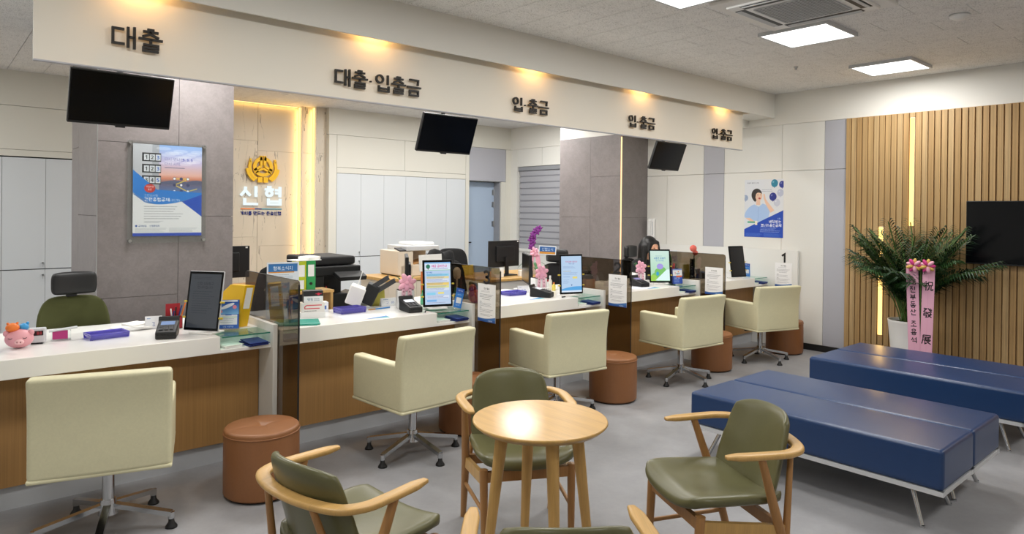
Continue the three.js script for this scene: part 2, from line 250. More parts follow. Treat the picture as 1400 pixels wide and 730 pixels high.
const HANJA = {   // strokes of the three characters on the ribbon
  '祝': [[[0.2, 0.02], [0.3, 0.1]], [[0.03, 0.22], [0.42, 0.22], [0.05, 0.6]], [[0.26, 0.4], [0.26, 1]], [[0.3, 0.42], [0.42, 0.52]], [[0.52, 0.08], [0.52, 0.48]], [[0.52, 0.1], [0.92, 0.1], [0.92, 0.46]], [[0.52, 0.45], [0.92, 0.45]], [[0.62, 0.48], [0.58, 0.75], [0.42, 0.98]], [[0.8, 0.48], [0.8, 0.92], [0.98, 0.92], [0.98, 0.78]]],
  '發': [[[0.1, 0.06], [0.42, 0.08], [0.08, 0.42]], [[0.15, 0.18], [0.25, 0.26]], [[0.58, 0.02], [0.7, 0.2], [0.97, 0.42]], [[0.86, 0.06], [0.7, 0.2]], [[0.97, 0.16], [0.8, 0.28]], [[0.12, 0.46], [0.44, 0.46], [0.44, 0.62], [0.14, 0.62], [0.12, 0.78], [0.44, 0.78], [0.4, 0.98], [0.3, 0.94]], [[0.58, 0.46], [0.56, 0.62]], [[0.58, 0.46], [0.82, 0.46], [0.82, 0.6], [0.94, 0.6]], [[0.55, 0.7], [0.88, 0.7], [0.52, 0.99]], [[0.6, 0.76], [0.96, 0.99]]],
  '展': [[[0.14, 0.06], [0.9, 0.06], [0.9, 0.26], [0.16, 0.26]], [[0.14, 0.06], [0.14, 0.5], [0.02, 0.98]], [[0.26, 0.42], [0.92, 0.42]], [[0.42, 0.3], [0.42, 0.56]], [[0.7, 0.3], [0.7, 0.56]], [[0.2, 0.58], [0.98, 0.58]], [[0.36, 0.6], [0.36, 0.96], [0.56, 0.86]], [[0.86, 0.64], [0.6, 0.78]], [[0.5, 0.6], [0.68, 0.82], [0.98, 0.97]]],
};
function syllable(ch) {                                // strokes in a unit square, y downwards
  const out = [], put = (j, x0, y0, x1, y1) => { for (const s of JAMO[j]) out.push(s.ring ? { ring: [x0 + s.ring[0] * (x1 - x0), y0 + s.ring[1] * (y1 - y0), s.ring[2] * (x1 - x0), s.ring[3] * (y1 - y0)] } : s.map(([a, b]) => [x0 + a * (x1 - x0), y0 + b * (y1 - y0)])); };
  if (HANJA[ch]) return HANJA[ch];
  if (ch === '·') return [[[0.1, 0.48], [0.1, 0.56]]];
  const c = ch.charCodeAt(0) - 0xac00; if (c < 0 || c > 11171) return null;
  const double = { 'ㄲ': 'ㄱ', 'ㄸ': 'ㄷ', 'ㅃ': 'ㅂ', 'ㅆ': 'ㅅ', 'ㅉ': 'ㅈ' };
  const L = LEAD[Math.floor(c / 588)], v = VOWEL[Math.floor(c / 28) % 21], t = TAIL[c % 28];
  const lead = (x0, y0, x1, y1) => { if (double[L]) { const m = (x0 + x1) / 2; put(double[L], x0, y0, m - 0.02, y1); put(double[L], m + 0.02, y0, x1, y1); } else put(L, x0, y0, x1, y1); };
  if (v.length === 2) { if (t) { lead(0.05, 0, 0.52, 0.34); put(v[0], 0, 0.32, 0.6, 0.56); put(v[1], 0.62, 0, 0.98, 0.6); put(t, 0.15, 0.66, 0.95, 1); } else { lead(0.05, 0, 0.54, 0.48); put(v[0], 0, 0.5, 0.62, 0.86); put(v[1], 0.62, 0, 0.98, 1); } }
  else if ('ㅗㅛㅜㅠㅡ'.includes(v)) { if (t) { lead(0.14, 0, 0.86, 0.36); put(v, 0, v === 'ㅡ' ? 0.36 : 0.4, 1, v === 'ㅡ' ? 0.6 : 0.64); put(t, 0.13, 0.68, 0.87, 1); } else { lead(0.12, 0.02, 0.88, 0.52); put(v, 0, 0.55, 1, 0.98); } }
  else if (t) { lead(0.02, 0.02, 0.55, 0.54); put(v, 0.6, 0, 1, 0.58); put(t, 0.16, 0.64, 0.98, 1); } else { lead(0.02, 0.1, 0.55, 0.88); put(v, 0.6, 0, 1, 1); }
  return out;
}
const advance = (ch) => (ch === '·' ? 0.42 : ch === ' ' ? 0.4 : syllable(ch) ? 1.1 : 0.58);
const textWidth = (s) => [...s].reduce((a, c) => a + advance(c), 0) - 0.1;
// Korean text on a canvas; other characters in the canvas font
function write(ctx, s, x, y, size, color, { weight = 0.11, align = 'left', font = 'sans-serif', squeeze = 1, bold = true } = {}) {
  let cx = align === 'centre' ? x - textWidth(s) * size * squeeze / 2 : align === 'right' ? x - textWidth(s) * size * squeeze : x;
  ctx.save(); ctx.strokeStyle = color; ctx.fillStyle = color; ctx.lineWidth = Math.max(0.6, size * weight); ctx.lineCap = 'butt'; ctx.lineJoin = 'miter';
  for (const ch of s) {
    const g = syllable(ch);
    if (g) for (const st of g) { ctx.beginPath(); if (st.ring) ctx.ellipse(cx + st.ring[0] * size * squeeze, y + st.ring[1] * size, st.ring[2] * size * squeeze, st.ring[3] * size, 0, 0, 7); else st.forEach(([a, b], i) => (i ? ctx.lineTo : ctx.moveTo).call(ctx, cx + a * size * squeeze, y + b * size)); ctx.stroke(); }
    else if (ch !== ' ') { ctx.font = `${bold ? 'bold ' : ''}${Math.round(size * 1.08)}px ${font}`; ctx.textBaseline = 'alphabetic'; ctx.fillText(ch, cx, y + size * 0.95); }
    cx += advance(ch) * size * squeeze;
  }
  ctx.restore();
}
function greek(ctx, x, y, w, lines, step, color, h = 1.6, seed = 1) {   // lines of print too small to read
  ctx.fillStyle = color; let q = seed * 9301 + 49297;
  const r = () => { q = (q * 9301 + 49297) % 233280; return q / 233280; };
  for (let i = 0; i < lines; i++) { let cx = x; const end = x + w * (0.7 + 0.3 * r()); while (cx < end) { const l = 2 + r() * 7; ctx.fillRect(cx, y + i * step, Math.min(l, end - cx), h); cx += l + 1.2 + r() * 1.5; } }
}
function canvasTex(w, h, draw) { const c = document.createElement('canvas'); c.width = w; c.height = h; const x = c.getContext('2d'); draw(x, w, h); const t = new THREE.CanvasTexture(c); t.colorSpace = THREE.SRGBColorSpace; t.anisotropy = 8; return t; }
const printMat = (tex, rough = 0.55) => new THREE.MeshStandardMaterial({ color: 0xffffff, map: tex, roughness: rough });
const screenMat = (tex, k = 1) => new THREE.MeshStandardMaterial({ color: 0x050506, roughness: 0.12, emissive: 0xffffff, emissiveMap: tex, emissiveIntensity: k });
function printed(w, h, d, tex, side, rough) { return [new THREE.BoxGeometry(w, h, d), [side, side, side, side, tex.isMaterial ? tex : printMat(tex, rough), side]]; }   // print on the +z face
// raised letters: list of geometries, x to the right from x0, y up, z 0..depth; top at y = size
function strokeSolid(st, size, wt, depth) {
  if (st.ring) { const [cx, cy, r, ry] = st.ring.map((v) => v * size), s = new THREE.Shape(); s.absellipse(cx, size - cy, r + wt / 2, ry + wt / 2, 0, Math.PI * 2); const hole = new THREE.Path(); hole.absellipse(cx, size - cy, r - wt / 2, ry - wt / 2, 0, Math.PI * 2, true); s.holes.push(hole); return [plain(new THREE.ExtrudeGeometry(s, { depth, bevelEnabled: false, curveSegments: 20 }))]; }
  return [plain(ribbon(st.map(([a, b]) => new THREE.Vector2(a * size, size - b * size)), wt, depth))];
}
function ribbon(p, w, depth) {                          // a mitred band along a polyline, extruded
  const closed = p.length > 3 && p[0].distanceTo(p[p.length - 1]) < 1e-6, q = closed ? p.slice(0, -1) : p, n = q.length;
  const dir = (a, b) => b.clone().sub(a).normalize(), off = (i, s) => {
    const prev = closed ? q[(i + n - 1) % n] : q[i - 1], next = closed ? q[(i + 1) % n] : q[i + 1];
    const d0 = prev ? dir(prev, q[i]) : dir(q[i], next), d1 = next ? dir(q[i], next) : d0, n0 = new THREE.Vector2(-d0.y, d0.x), n1 = new THREE.Vector2(-d1.y, d1.x), m = n0.clone().add(n1).normalize();
    return q[i].clone().addScaledVector(m, s * w / 2 / Math.max(0.35, m.dot(n0)));
  };
  const L = q.map((_, i) => off(i, 1)), R = q.map((_, i) => off(i, -1));
  let s; if (closed) { s = new THREE.Shape(L); s.holes.push(new THREE.Path(R.slice().reverse())); if (Math.abs(THREE.ShapeUtils.area(L)) < Math.abs(THREE.ShapeUtils.area(R))) { s = new THREE.Shape(R); s.holes.push(new THREE.Path(L)); } } else s = new THREE.Shape([...L, ...R.reverse()]);
  return new THREE.ExtrudeGeometry(s, { depth, bevelEnabled: false, curveSegments: 6 });
}
function lettersSolid(s, size, wt, depth) { const out = []; let cx = 0; for (const ch of s) { const g = syllable(ch); if (g) out.push([ch, g.flatMap((st) => strokeSolid(st, size, wt * size, depth)).map((q) => q.translate(cx, 0, 0))]); cx += advance(ch) * size; } return out; }

// ================================================================ the setting
const CEIL = 2.895, XE = 7.47, ZB = -8.577, YJ = 2.537;
const HX0 = 0.417, HX1 = 6.94, HZ = -4.02, HY0 = 2.222, SOF = 2.621;
struct('floor', span(-2.6, 7.9, -0.12, 0, -9.5, 3.4), M.floor);
{ // ceiling: slab, and tiles 300 x 600 where the photograph shows their joints
  const g = structGroup('ceiling');
  part('slab', span(-2.6, 7.9, CEIL + 0.0125, CEIL + 0.15, -9.5, 3.4), M.seam, g);
  const tile = box(0.2962, 0.014, 0.5962), tile2 = tile.clone(), tile3 = tile.clone();
  for (const [t, du, dv] of [[tile2, 0.17, 0.31], [tile3, 0.33, 0.09]]) { const uv = t.attributes.uv; for (let i = 0; i < uv.count; i++) uv.setXY(i, uv.getX(i) + du, uv.getY(i) + dv); }
  const tiles = [tile, tile2, tile3], rest = [];
  const lamps = [[3.57, -2.43], [5.12, -2.43], [6.77, -2.43]];
  let k = 0;
  for (let c = 0; c < 35; c++) for (let r = 0; r < 22; r++) {
    const x = -2.45 + c * 0.3 - 0.03, z = 3.1 - r * 0.6 + (c % 2 ? 0.3 : 0);
    if (x > XE + 0.05 || z < -9.2) continue;
    const inView = (z > -3.7 && z < -1.0 && x > 1.3) || (x < 1.1 && x > 0 && z < -4.6 && z > -8.7) || (z < -7.2 && z > -8.7 && x > 2.3);
    if (inView) { const m = part('ceiling_tile', tiles[k++ % 3], M.ceiling, g); m.position.set(x, CEIL + 0.006, z); } else rest.push(tile.clone().translate(x, CEIL + 0.006, z));
  }
  const o = part('ceiling_tile', rest, M.ceiling, g); o.userData.kind = 'stuff';
}
// walls behind and beside the camera close the room
struct('wall_left', span(-2.6, -2.45, 0, CEIL + 0.1, -9.4, 3.3), M.paint);
struct('wall_front', span(-2.5, 7.8, 0, CEIL + 0.1, 3.15, 3.3), M.paint);
// ---- back wall: slab, top band, framed panels, marble recess
{
  const w = structGroup('wall_back');
  part('slab', span(-2.6, 7.9, 0, CEIL + 0.1, -9.4, -9.2), M.paint, w);
  part('seam', span(-2.45, 1.9, 2.03, 2.53, -9.0, ZB - 0.045), M.gap, w); part('seam', span(4.31, 6.53, 2.03, 2.53, -9.0, ZB - 0.045), M.gap, w); part('seam', span(6.6, 7.37, 2.01, 2.53, -9.0, ZB - 0.045), M.gap, w);
  part('top_band', span(-2.45, 1.95, YJ, CEIL, -9.0, ZB), M.panelCream, w);
  part('top_band', span(4.19, XE, YJ, CEIL, -9.0, ZB), M.panelCream, w);
  for (const [a, b] of [[-2.45, -1.0], [-1.0, 0.1], [0.1, 1.9]]) part('panel', span(a + 0.002, b - 0.002, 2.089, YJ - 0.004, -8.62, ZB), M.panelCream, w);
  part('rail', span(-2.45, 1.9, 2.02, 2.085, -8.62, ZB), M.panelCream, w);
  part('post', span(4.195, 4.309, 0, YJ - 0.004, -8.8, ZB), M.panelCream, w);
  part('post', span(6.529, 6.598, 0, YJ - 0.004, -8.8, ZB), M.panelCream, w);
  for (const [a, b] of [[4.313, 5.395], [5.4, 6.525]]) part('panel', span(a, b, 2.09, YJ - 0.004, -8.62, ZB), M.panelCream, w);
  part('rail', span(4.313, 6.525, 2.012, 2.085, -8.62, ZB), M.panelCream, w);
  part('panel', span(6.602, 7.36, 2.0, YJ - 0.004, -8.62, ZB), M.panelGrey, w, 'light grey panel above the door');
  part('post', span(7.27, 7.366, 0, 1.996, -8.75, ZB), M.panelCream, w);
  part('post', span(7.366, XE, 0, YJ - 0.004, -8.75, ZB + 0.004), M.panelCream, w);
  part('return', span(6.598, 7.27, 1.996, 2.0, -9.0, -8.62), M.panelCream, w);
}
// ---- the marble recess behind the emblem, stepping forward to the cabinets, with light strips in the steps
const marbleSteps = [[1.42, 3.893, -8.86], [3.893, 4.05, -8.76], [4.05, 4.195, -8.66]];
{
  const m = structGroup('wall_feature');
  const joints = [1.02, 2.27];
  for (const [x0, x1, z] of marbleSteps) {
    const cols = x1 - x0 > 1 ? [[x0, 2.72], [2.724, 3.33], [3.334, x1]] : [[x0, x1]];
    cols.forEach(([a, b], i) => { let y = 0; for (const j of [...joints.map((v) => v + (i % 2 ? 0.12 : 0)), CEIL]) { const g = metric(span(a, b, y + 0.001, j - 0.001, -9.2, z)); const uv = g.attributes.uv; for (let q = 0; q < uv.count; q++) uv.setXY(q, uv.getX(q) + i * 0.43, uv.getY(q) + i * 0.7 + y * 0.3); part('marble_slab', g, M.marble, m); y = j; } });
  }
}
for (const [x, z, which] of [[3.893, -8.81, 'beside the emblem'], [4.05, -8.71, 'between the two narrow marble slabs']]) {
  const t = thing('light_strip', `warm yellow light strip running up the marble wall ${which}`, 'light strip', [x, 0, z], 0, 'light strips in the marble wall');
  part('channel', span(-0.004, 0, 0.02, CEIL - 0.01, -0.05, 0.045), M.white, t);
  part('diffuser', span(-0.012, -0.004, 0.02, CEIL - 0.01, -0.048, 0.0), M.ledGlow, t);
  const l = new THREE.RectAreaLight(LED_WARM, LED_NITS, 0.045, 2.8); l.position.set(x - 0.016, 1.45, z - 0.024); l.lookAt(x - 1, 1.45, z - 0.024); l.castShadow = true; scene.add(l);
}
{ // warm strip along the top of the marble
  const t = thing('light_strip', 'warm light strip along the ceiling over the emblem', 'light strip', [2.7, CEIL, -8.835]);
  part('channel', box(2.3, 0.012, 0.03, 0, -0.007, 0), M.white, t); part('diffuser', box(2.3, 0.006, 0.024, 0, -0.016, 0), M.ledGlow, t);
  const l = new THREE.RectAreaLight(LED_WARM, LED_NITS * 0.7, 2.3, 0.024); l.position.set(2.7, CEIL - 0.021, -8.835); l.lookAt(2.7, 0, -8.835); l.castShadow = true; scene.add(l);
}
// ---- end wall (facing the queue): slab, top band, panels with grooves, recess of the window, skirting
{
  const w = structGroup('wall_right');
  part('slab', span(7.6, 7.9, 0, CEIL + 0.1, -9.4, 3.3), M.gap, w);
  part('top_band', span(XE, 7.6, YJ, CEIL, -9.2, 3.15), M.paint, w);
  const P = (m, y0, y1, z0, z1, label) => part('panel', span(XE + 0.004, 7.6, y0 + 0.002, y1 - 0.002, z0 + 0.002, z1 - 0.002), m, w, label);
  const yj = 2.002, y0 = 0.068;
  P(M.panelWhite, yj, YJ, -5.74, -4.86); P(M.panelWhite, y0, yj, -5.74, -5.416); P(M.panelWhite, y0, yj, -5.416, -4.86);
  for (const [a, b] of [[-4.86, -4.57], [-3.34, -3.106]]) { P(M.panelGrey, yj, YJ, a, b, 'light grey wall panel'); P(M.panelGrey, y0, yj, a, b, 'light grey wall panel'); }
  for (const [a, b] of [[-4.57, -3.826], [-3.826, -3.34]]) { P(M.panelWhite, yj, YJ, a, b); P(M.panelWhite, y0, yj, a, b); }
  // round the window recess
  P(M.panelWhite, 2.245, YJ, -8.52, -7.82); P(M.panelWhite, 2.245, YJ, -7.82, -6.87);
  part('panel', span(XE, 7.6, 0, YJ - 0.004, -8.6, -8.41), M.panelWhite, w);
  part('sill', span(XE - 0.02, 7.6, 0.86, 0.9, -8.41, -6.87), M.panelWhite, w); P(M.panelWhite, 0.07, 0.86, -8.41, -6.87);
  part('backing', span(XE - 0.001, 7.6, 0, YJ, -3.106, 3.15), M.slat, w, 'wood-veneer board behind the slats');
}
struct('baseboard_right', [span(XE - 0.006, XE + 0.02, 0, 0.07, -5.74, -3.106)], M.skirting);
// the wood slats of the end wall, one by one; two slots hold light strips
{
  const w = structGroup('wall_slats'); const g = [0, 1, 2].map((i) => { const b = box(0.02, YJ - 0.006, 0.0435); const uv = b.attributes.uv; for (let k = 0; k < uv.count; k++) uv.setXY(k, uv.getX(k) + i * 0.17, uv.getY(k) + i * 0.5); return b; });
  const mats = [M.slat, M.slat2, M.slat3];
  for (let i = 0; i < 46; i++) { const z = -3.079 + i * 0.0562; if (i === 6 || i === 11) { // cut for a strip: the slat goes on above or below
      const [a, b] = i === 6 ? [1.395, YJ - 0.006] : [0, 1.395]; part('slat', span(-0.01, 0.01, a, b, -0.02175, 0.02175), mats[i % 3], w).position.set(XE - 0.011, 0, z); const [c, d] = i === 6 ? [0, 0.27] : [2.49, YJ - 0.006]; part('slat', span(-0.01, 0.01, c, d, -0.02175, 0.02175), mats[i % 3], w).position.set(XE - 0.011, 0, z); continue; }
    const m = part('slat', g[(i * 7) % 3], mats[(i * 5 + (i >> 2)) % 3], w); m.position.set(XE - 0.011, (YJ - 0.006) / 2 + 0.001, z); }
}
for (const [z, a, b, which] of [[-3.079 + 6 * 0.0562, 0.275, 1.39, 'lower warm yellow light strip between the wood slats, ending behind the palm'], [-3.079 + 11 * 0.0562, 1.4, 2.485, 'upper warm yellow light strip between the wood slats, above the palm']]) {
  const t = thing('light_strip', which, 'light strip', [XE - 0.001, 0, z], 0);
  part('channel', span(-0.022, 0, a, b, -0.02, 0.02), M.white, t);
  part('diffuser', span(-0.03, -0.022, a + 0.004, b - 0.004, -0.019, 0.019), M.ledGlow, t);
  const l = new THREE.RectAreaLight(LED_WARM, LED_NITS * 0.8, 0.036, b - a); l.position.set(XE - 0.034, (a + b) / 2, z); l.lookAt(0, (a + b) / 2, z); l.castShadow = true; scene.add(l);
}
// ---- soffit beam over the counters
struct('ceiling_soffit', [span(-2.45, XE + 0.002, SOF, CEIL + 0.004, -3.935, -3.92), span(-2.45, XE + 0.002, 2.8, CEIL + 0.004, -4.25, -3.935), span(-2.45, HX0 - 0.05, SOF, 2.8, -4.25, -3.935), span(HX1 + 0.01, XE + 0.002, SOF, 2.8, -4.25, -3.935)], M.paint);
// ---- bulkhead over the pillar at the end wall
struct('ceiling_bulkhead', [span(6.925, XE + 0.002, YJ, CEIL + 0.004, -6.87, -4.25)], M.paint);
// ---- two pillars faced with grey stone slabs
function pillar(name, x0, x1, z0, z1, faces) {
  const p = structGroup(name); part('core', span(x0 + 0.012, x1 - 0.012, 0, CEIL, z0 + 0.012, z1 - 0.012), M.grout, p);
  for (const f of faces) part('stone_slab', span(...f), M.stone, p);
  return p;
}
{
  const x0 = 0.98, x1 = 1.952, z0 = -6.8, z1 = -5.72, g = 0.0015, xm = 1.533, F = [];
  const col = (a, b, ys, mk) => { let y = 0; for (const j of [...ys, CEIL]) { F.push(mk(a + g, b - g, y + g, j - g)); y = j; } };
  col(x0, xm, [0.83, 1.99], (a, b, y, j) => [a, b, y, j, z1 - 0.014, z1]); col(xm, x1, [0.25, 1.44, 2.6], (a, b, y, j) => [a, b, y, j, z1 - 0.014, z1]);
  col(z0, -6.49, [0.83, 1.99], (a, b, y, j) => [x0, x0 + 0.014, y, j, a, b]); col(-6.49, z1 - 0.014, [0.25, 1.44, 2.6], (a, b, y, j) => [x0, x0 + 0.014, y, j, a, b]);
  col(z0, -6.2, [0.83, 1.99], (a, b, y, j) => [x1 - 0.014, x1, y, j, a, b]); col(-6.2, z1 - 0.014, [0.25, 1.44, 2.6], (a, b, y, j) => [x1 - 0.014, x1, y, j, a, b]);
  const p = pillar('wall_pillar_1', x0, x1, z0, z1, F);
  part('corner_trim', span(x0 - 0.003, x0 + 0.004, 0, CEIL, z1 - 0.004, z1 + 0.003), M.steel, p);
}
{
  const x0 = 6.922, x1 = XE + 0.003, z0 = -6.87, z1 = -5.74, g = 0.0015, F = [], top = YJ;
  const col = (a, b, ys, mk) => { let y = 0; for (const j of [...ys, top]) { F.push(mk(a + g, b - g, y + g, j - g)); y = j; } };
  col(z0, -6.28, [0.25, 1.44], (a, b, y, j) => [x0, x0 + 0.014, y, j, a, b]); col(-6.28, z1 - 0.014, [0.83, 1.99], (a, b, y, j) => [x0, x0 + 0.014, y, j, a, b]);
  col(x0 + 0.012, x1, [0.25, 1.44], (a, b, y, j) => [a, b, y, j, z1 - 0.014, z1]);
  pillar('wall_pillar_2', x0, x1, z0, z1, F);
  const t = thing('light_strip', 'thin warm light line up the corner edge of the grey stone pillar', 'light strip', [x0, 0, z1]);
  part('diffuser', span(-0.006, 0.006, 0.05, 2.5, -0.006, 0.006), M.ledLine, t);
}
// ---- low white board along the end wall behind stations 1 and 2
single('wainscot_board', [span(-0.03, 0, 0, 1.098, -5.735, -3.61)], M.boardWhite, 'low white board along the end wall, carrying the number 1', 'board', [XE - 0.008, 0, 0]);
// ---- door in the back wall
{
  const d = structGroup('door_1');
  part('leaf', span(6.6, 7.245, 0.01, 1.985, -8.78, -8.74), M.doorBlue, d, 'blue-grey flush door leaf');
  part('jamb', span(7.245, 7.27, 0, 1.99, -8.8, -8.6), M.midGrey, d);
  for (const y of [1.3, 1.62, 1.82, 0.3]) part('hinge', [cyl(0.011, 0.011, 0.1, 7.245, y, -8.735), box(0.05, 0.09, 0.004, 7.225, y, -8.738)], M.steel, d);
  part('handle', [cyl(0.02, 0.02, 0.012, 6.66, 1.0, -8.735).rotateX(0), box(0.1, 0.018, 0.018, 6.7, 1.0, -8.71)], M.black, d);
}
// ---- window blind in the end wall recess
{
  const t = structGroup('window_1');
  part('frame', [span(7.55, 7.6, 0.9, 2.245, -8.41, -8.36), span(7.55, 7.6, 2.2, 2.245, -8.41, -6.87), span(7.55, 7.6, 0.9, 0.94, -8.41, -6.87)], M.midGrey, t);
  part('pane', span(7.57, 7.575, 0.94, 2.2, -8.36, -6.87), M.clear, t);
  const b = thing('window_blind', 'grey banded roller blind covering the window beside the stone pillar', 'blind', [7.52, 0, -7.64]);
  part('head_rail', span(-0.03, 0.03, 2.18, 2.243, -0.765, 0.765), M.midGrey, b);
  for (let i = 0; i < 13; i++) { const y = 2.175 - i * 0.1; part('band', at(box(0.004, 0.078, 1.52), 0, y - 0.039, 0, 0, 0, 0.1), M.blind, b); part('sheer_band', box(0.003, 0.024, 1.5, 0.008, y - 0.09, 0), M.blindDark, b); }
}
// ---- built-in storage cabinets under the framed panels: each unit has two tall and two low doors
{
  const unit = thing('storage_cabinet', '', 'cabinet', [0, 0, 0], 0, 'built-in storage cabinets');
  const W = 0.737, D = 0.4;
  part('carcass', span(-W / 2, W / 2, 0, 2.01, -D, -0.022), M.gap, unit);
  part('plinth', span(-W / 2, W / 2, 0, 0.055, -0.03, -0.012), M.laminate, unit);
  for (const s of [-1, 1]) {
    const a = s < 0 ? -W / 2 + 0.0015 : 0.0015, b = s < 0 ? -0.0015 : W / 2 - 0.0015;
    const up = part('door', span(a, b, 0.856, 2.006, -0.02, 0), M.laminate, unit), lo = part('door', span(a, b, 0.06, 0.846, -0.02, 0), M.laminate, unit);
    if (s < 0) for (const [d, y] of [[up, 0.915], [lo, 0.79]]) { part('lock', at(cyl(0.009, 0.009, 0.008, 0, 0, 0, 14), -0.02, y, 0.004, Math.PI / 2), M.steel, d); part('key', [box(0.004, 0.022, 0.014, -0.02, y - 0.006, 0.014), box(0.003, 0.03, 0.006, -0.02, y - 0.028, 0.012)], M.steel, d); }
  }
  const label = (i) => ['pale grey cabinet unit against the back wall, next to the marble', 'pale grey cabinet unit against the back wall, middle of its three', 'pale grey cabinet unit against the back wall, next to the blue-grey door'][i];
  unit.position.set(4.313 + W / 2, 0, ZB); unit.userData.label = label(0);
  for (let i = 1; i < 3; i++) copy(unit, [4.313 + W * (i + 0.5), 0, ZB], 0, label(i));
  copy(unit, [1.0025 + 0.001, 0, ZB], 0, 'pale grey cabinet unit reaching behind the stone pillar with the framed poster');
  copy(unit, [1.0025 - W, 0, ZB], 0, 'pale grey cabinet unit behind the green office chair');
  copy(unit, [1.0025 - 2 * W, 0, ZB], 0, 'pale grey cabinet unit behind the pink piggy bank');
}
// ================================================================ sign band over the counters
{
  const t = thing('sign_band', 'long white sign band hanging over the counters with black raised letters', 'sign', [0, 0, HZ]);
  part('panel', span(HX0, HX1, HY0, 2.799, -0.03, 0), M.header, t);
  part('bottom_trim', span(HX0, HX1, HY0 - 0.006, HY0, -0.032, 0.004), M.panelGrey, t);
  const words = [['대출', 0.742, 0.116, 2.333], ['대출·입출금', 1.988, 0.112, 2.298], ['입·출금', 3.496, 0.108, 2.296], ['입·출금', 4.92, 0.108, 2.3], ['입·출금', 6.296, 0.108, 2.302]];
  for (const [s, x, size, y] of words) for (const [ch, g] of lettersSolid(s, size, 0.105, 0.016)) part('letter', g.map((q) => q.translate(x, y, 0.014)), M.letterBlack, t);
}
const SPOTX = [0.88, 2.27, 3.71, 5.11, 6.49];
SPOTX.forEach((x, i) => {
  const t = thing('downlight', ['over the sign for loans', 'over the longest sign lettering', 'over the middle sign lettering', 'over the fourth sign lettering', 'over the lettering by the end wall'].map((w) => 'small round recessed warm downlight in the soffit ' + w)[i], 'downlight', [x, 2.8, -3.978], 0, 'warm downlights over the sign band');
  part('trim_ring', lathe([[0.024, 0.0], [0.024, -0.003], [0.036, -0.004], [0.038, 0]], 28), M.white, t);
  part('lamp', lathe([[0.0005, -0.001], [0.024, -0.001], [0.024, 0.002]], 24), M.spotGlow, t);
  const l = new THREE.SpotLight(WARM, SPOT_CD, 0, 1.2, 1, 2); l.position.set(x, 2.788, -3.978); l.target.position.set(x, 0, -3.93); l.castShadow = true; l.shadow.radius = 1.5; scene.add(l, l.target);
});
{ // unlit downlight in the ceiling before the emblem
  const t = thing('downlight', 'small unlit white downlight in the ceiling before the marble wall', 'downlight', [3.31, CEIL, -7.95]);
  part('trim_ring', lathe([[0.05, 0.0], [0.05, -0.006], [0.065, -0.007], [0.07, 0]], 28), M.white, t); part('lens', lathe([[0.0005, -0.002], [0.05, -0.002], [0.05, 0.002]], 24), M.lightGrey, t);
}
// ================================================================ ceiling lamps
{
  const proto = thing('ceiling_light', '', 'ceiling light', [0, 0, 0], 0, 'square ceiling panels');
  part('frame', [span(-0.265, 0.265, -0.028, 0.002, -0.265, -0.249), span(-0.265, 0.265, -0.028, 0.002, 0.249, 0.265), span(-0.265, -0.249, -0.028, 0.002, -0.249, 0.249), span(0.249, 0.265, -0.028, 0.002, -0.249, 0.249)], M.lightGrey, proto);
  part('back_plate', span(-0.249, 0.249, -0.006, 0.002, -0.249, 0.249), M.white, proto);
  part('diffuser', span(-0.249, 0.249, -0.024, -0.016, -0.249, 0.249), M.panelGlow, proto);
  const spots = [[3.57, -2.43, 'beside the air conditioner, half out of view', 1], [5.12, -2.43, 'next to the air conditioner, lit', 1], [6.77, -2.43, 'close to the wood-slat wall, lit', 1], [1.95, -2.43, 'above the round table', 1],
    [0.3, -2.43, 'above the aisle before the first counter', 1], [1.95, 0.6, 'above the waiting area', 1], [5.12, 0.6, 'above the waiting area', 1], [-1.3, 0.2, 'above the waiting area', 1], [6.9, 0.6, 'above the waiting area', 1],
    [6.4, -7.1, 'over the staff area by the stone pillar', 0], [4.8, -7.1, 'over the staff desks', 0], [3.2, -7.1, 'over the staff desks', 0], [1.6, -5.15, 'over the staff desks', 0], [3.6, -5.15, 'over the staff desks', 0], [5.4, -5.15, 'over the staff desks', 0], [-0.75, -5.6, 'over the staff desks', 0], [-0.85, -7.4, 'over the staff desks', 0]];  // last panel is added out of view to brighten the left cabinets
  spots.forEach(([x, z, w, front], i) => {
    const o = i ? copy(proto, [x, CEIL, z], 0) : proto; o.position.set(x, CEIL, z); o.userData.label = 'square white ceiling light panel ' + w;
    const l = new THREE.RectAreaLight(COOL, front ? PANEL_NITS : STAFF_NITS, 0.49, 0.49); l.position.set(x, CEIL - 0.03, z); l.lookAt(x, 0, z); l.castShadow = true; scene.add(l);
  });
}
{ // ceiling cassette air conditioner
  const t = thing('air_conditioner', 'white ceiling cassette air conditioner with a square intake grille', 'air conditioner', [4.35, CEIL, -2.1]);
  const W = 0.84 / 2;
  part('panel', at(rbox(0.86, 0.03, 0.86, 0.012), 0, -0.016, 0), M.whiteMatte, t);
  part('raised_face', rbox(0.7, 0.02, 0.7, 0.008).translate(0, -0.036, 0), M.white, t);
  part('grille_recess', box(0.44, 0.004, 0.44, 0, -0.047, 0), M.darkGrey, t);
  const bars = []; for (let i = 0; i <= 15; i++) { const p = -0.22 + i * 0.44 / 15; bars.push(box(0.44, 0.007, 0.009, 0, -0.0505, p), box(0.009, 0.007, 0.44, p, -0.0505, 0)); }
  part('intake_grille', bars, M.lightGrey, t);
  for (let k = 0; k < 4; k++) { const v = part('louvre', [at(rbox(0.5, 0.006, 0.075, 0.003), 0, -0.044, 0.292, 0.22)], M.lightGrey, t); v.rotation.y = k * Math.PI / 2; const s = part('outlet_slot', box(0.52, 0.003, 0.07, 0, -0.0462, 0.3), M.black, t); s.rotation.y = k * Math.PI / 2; }
}
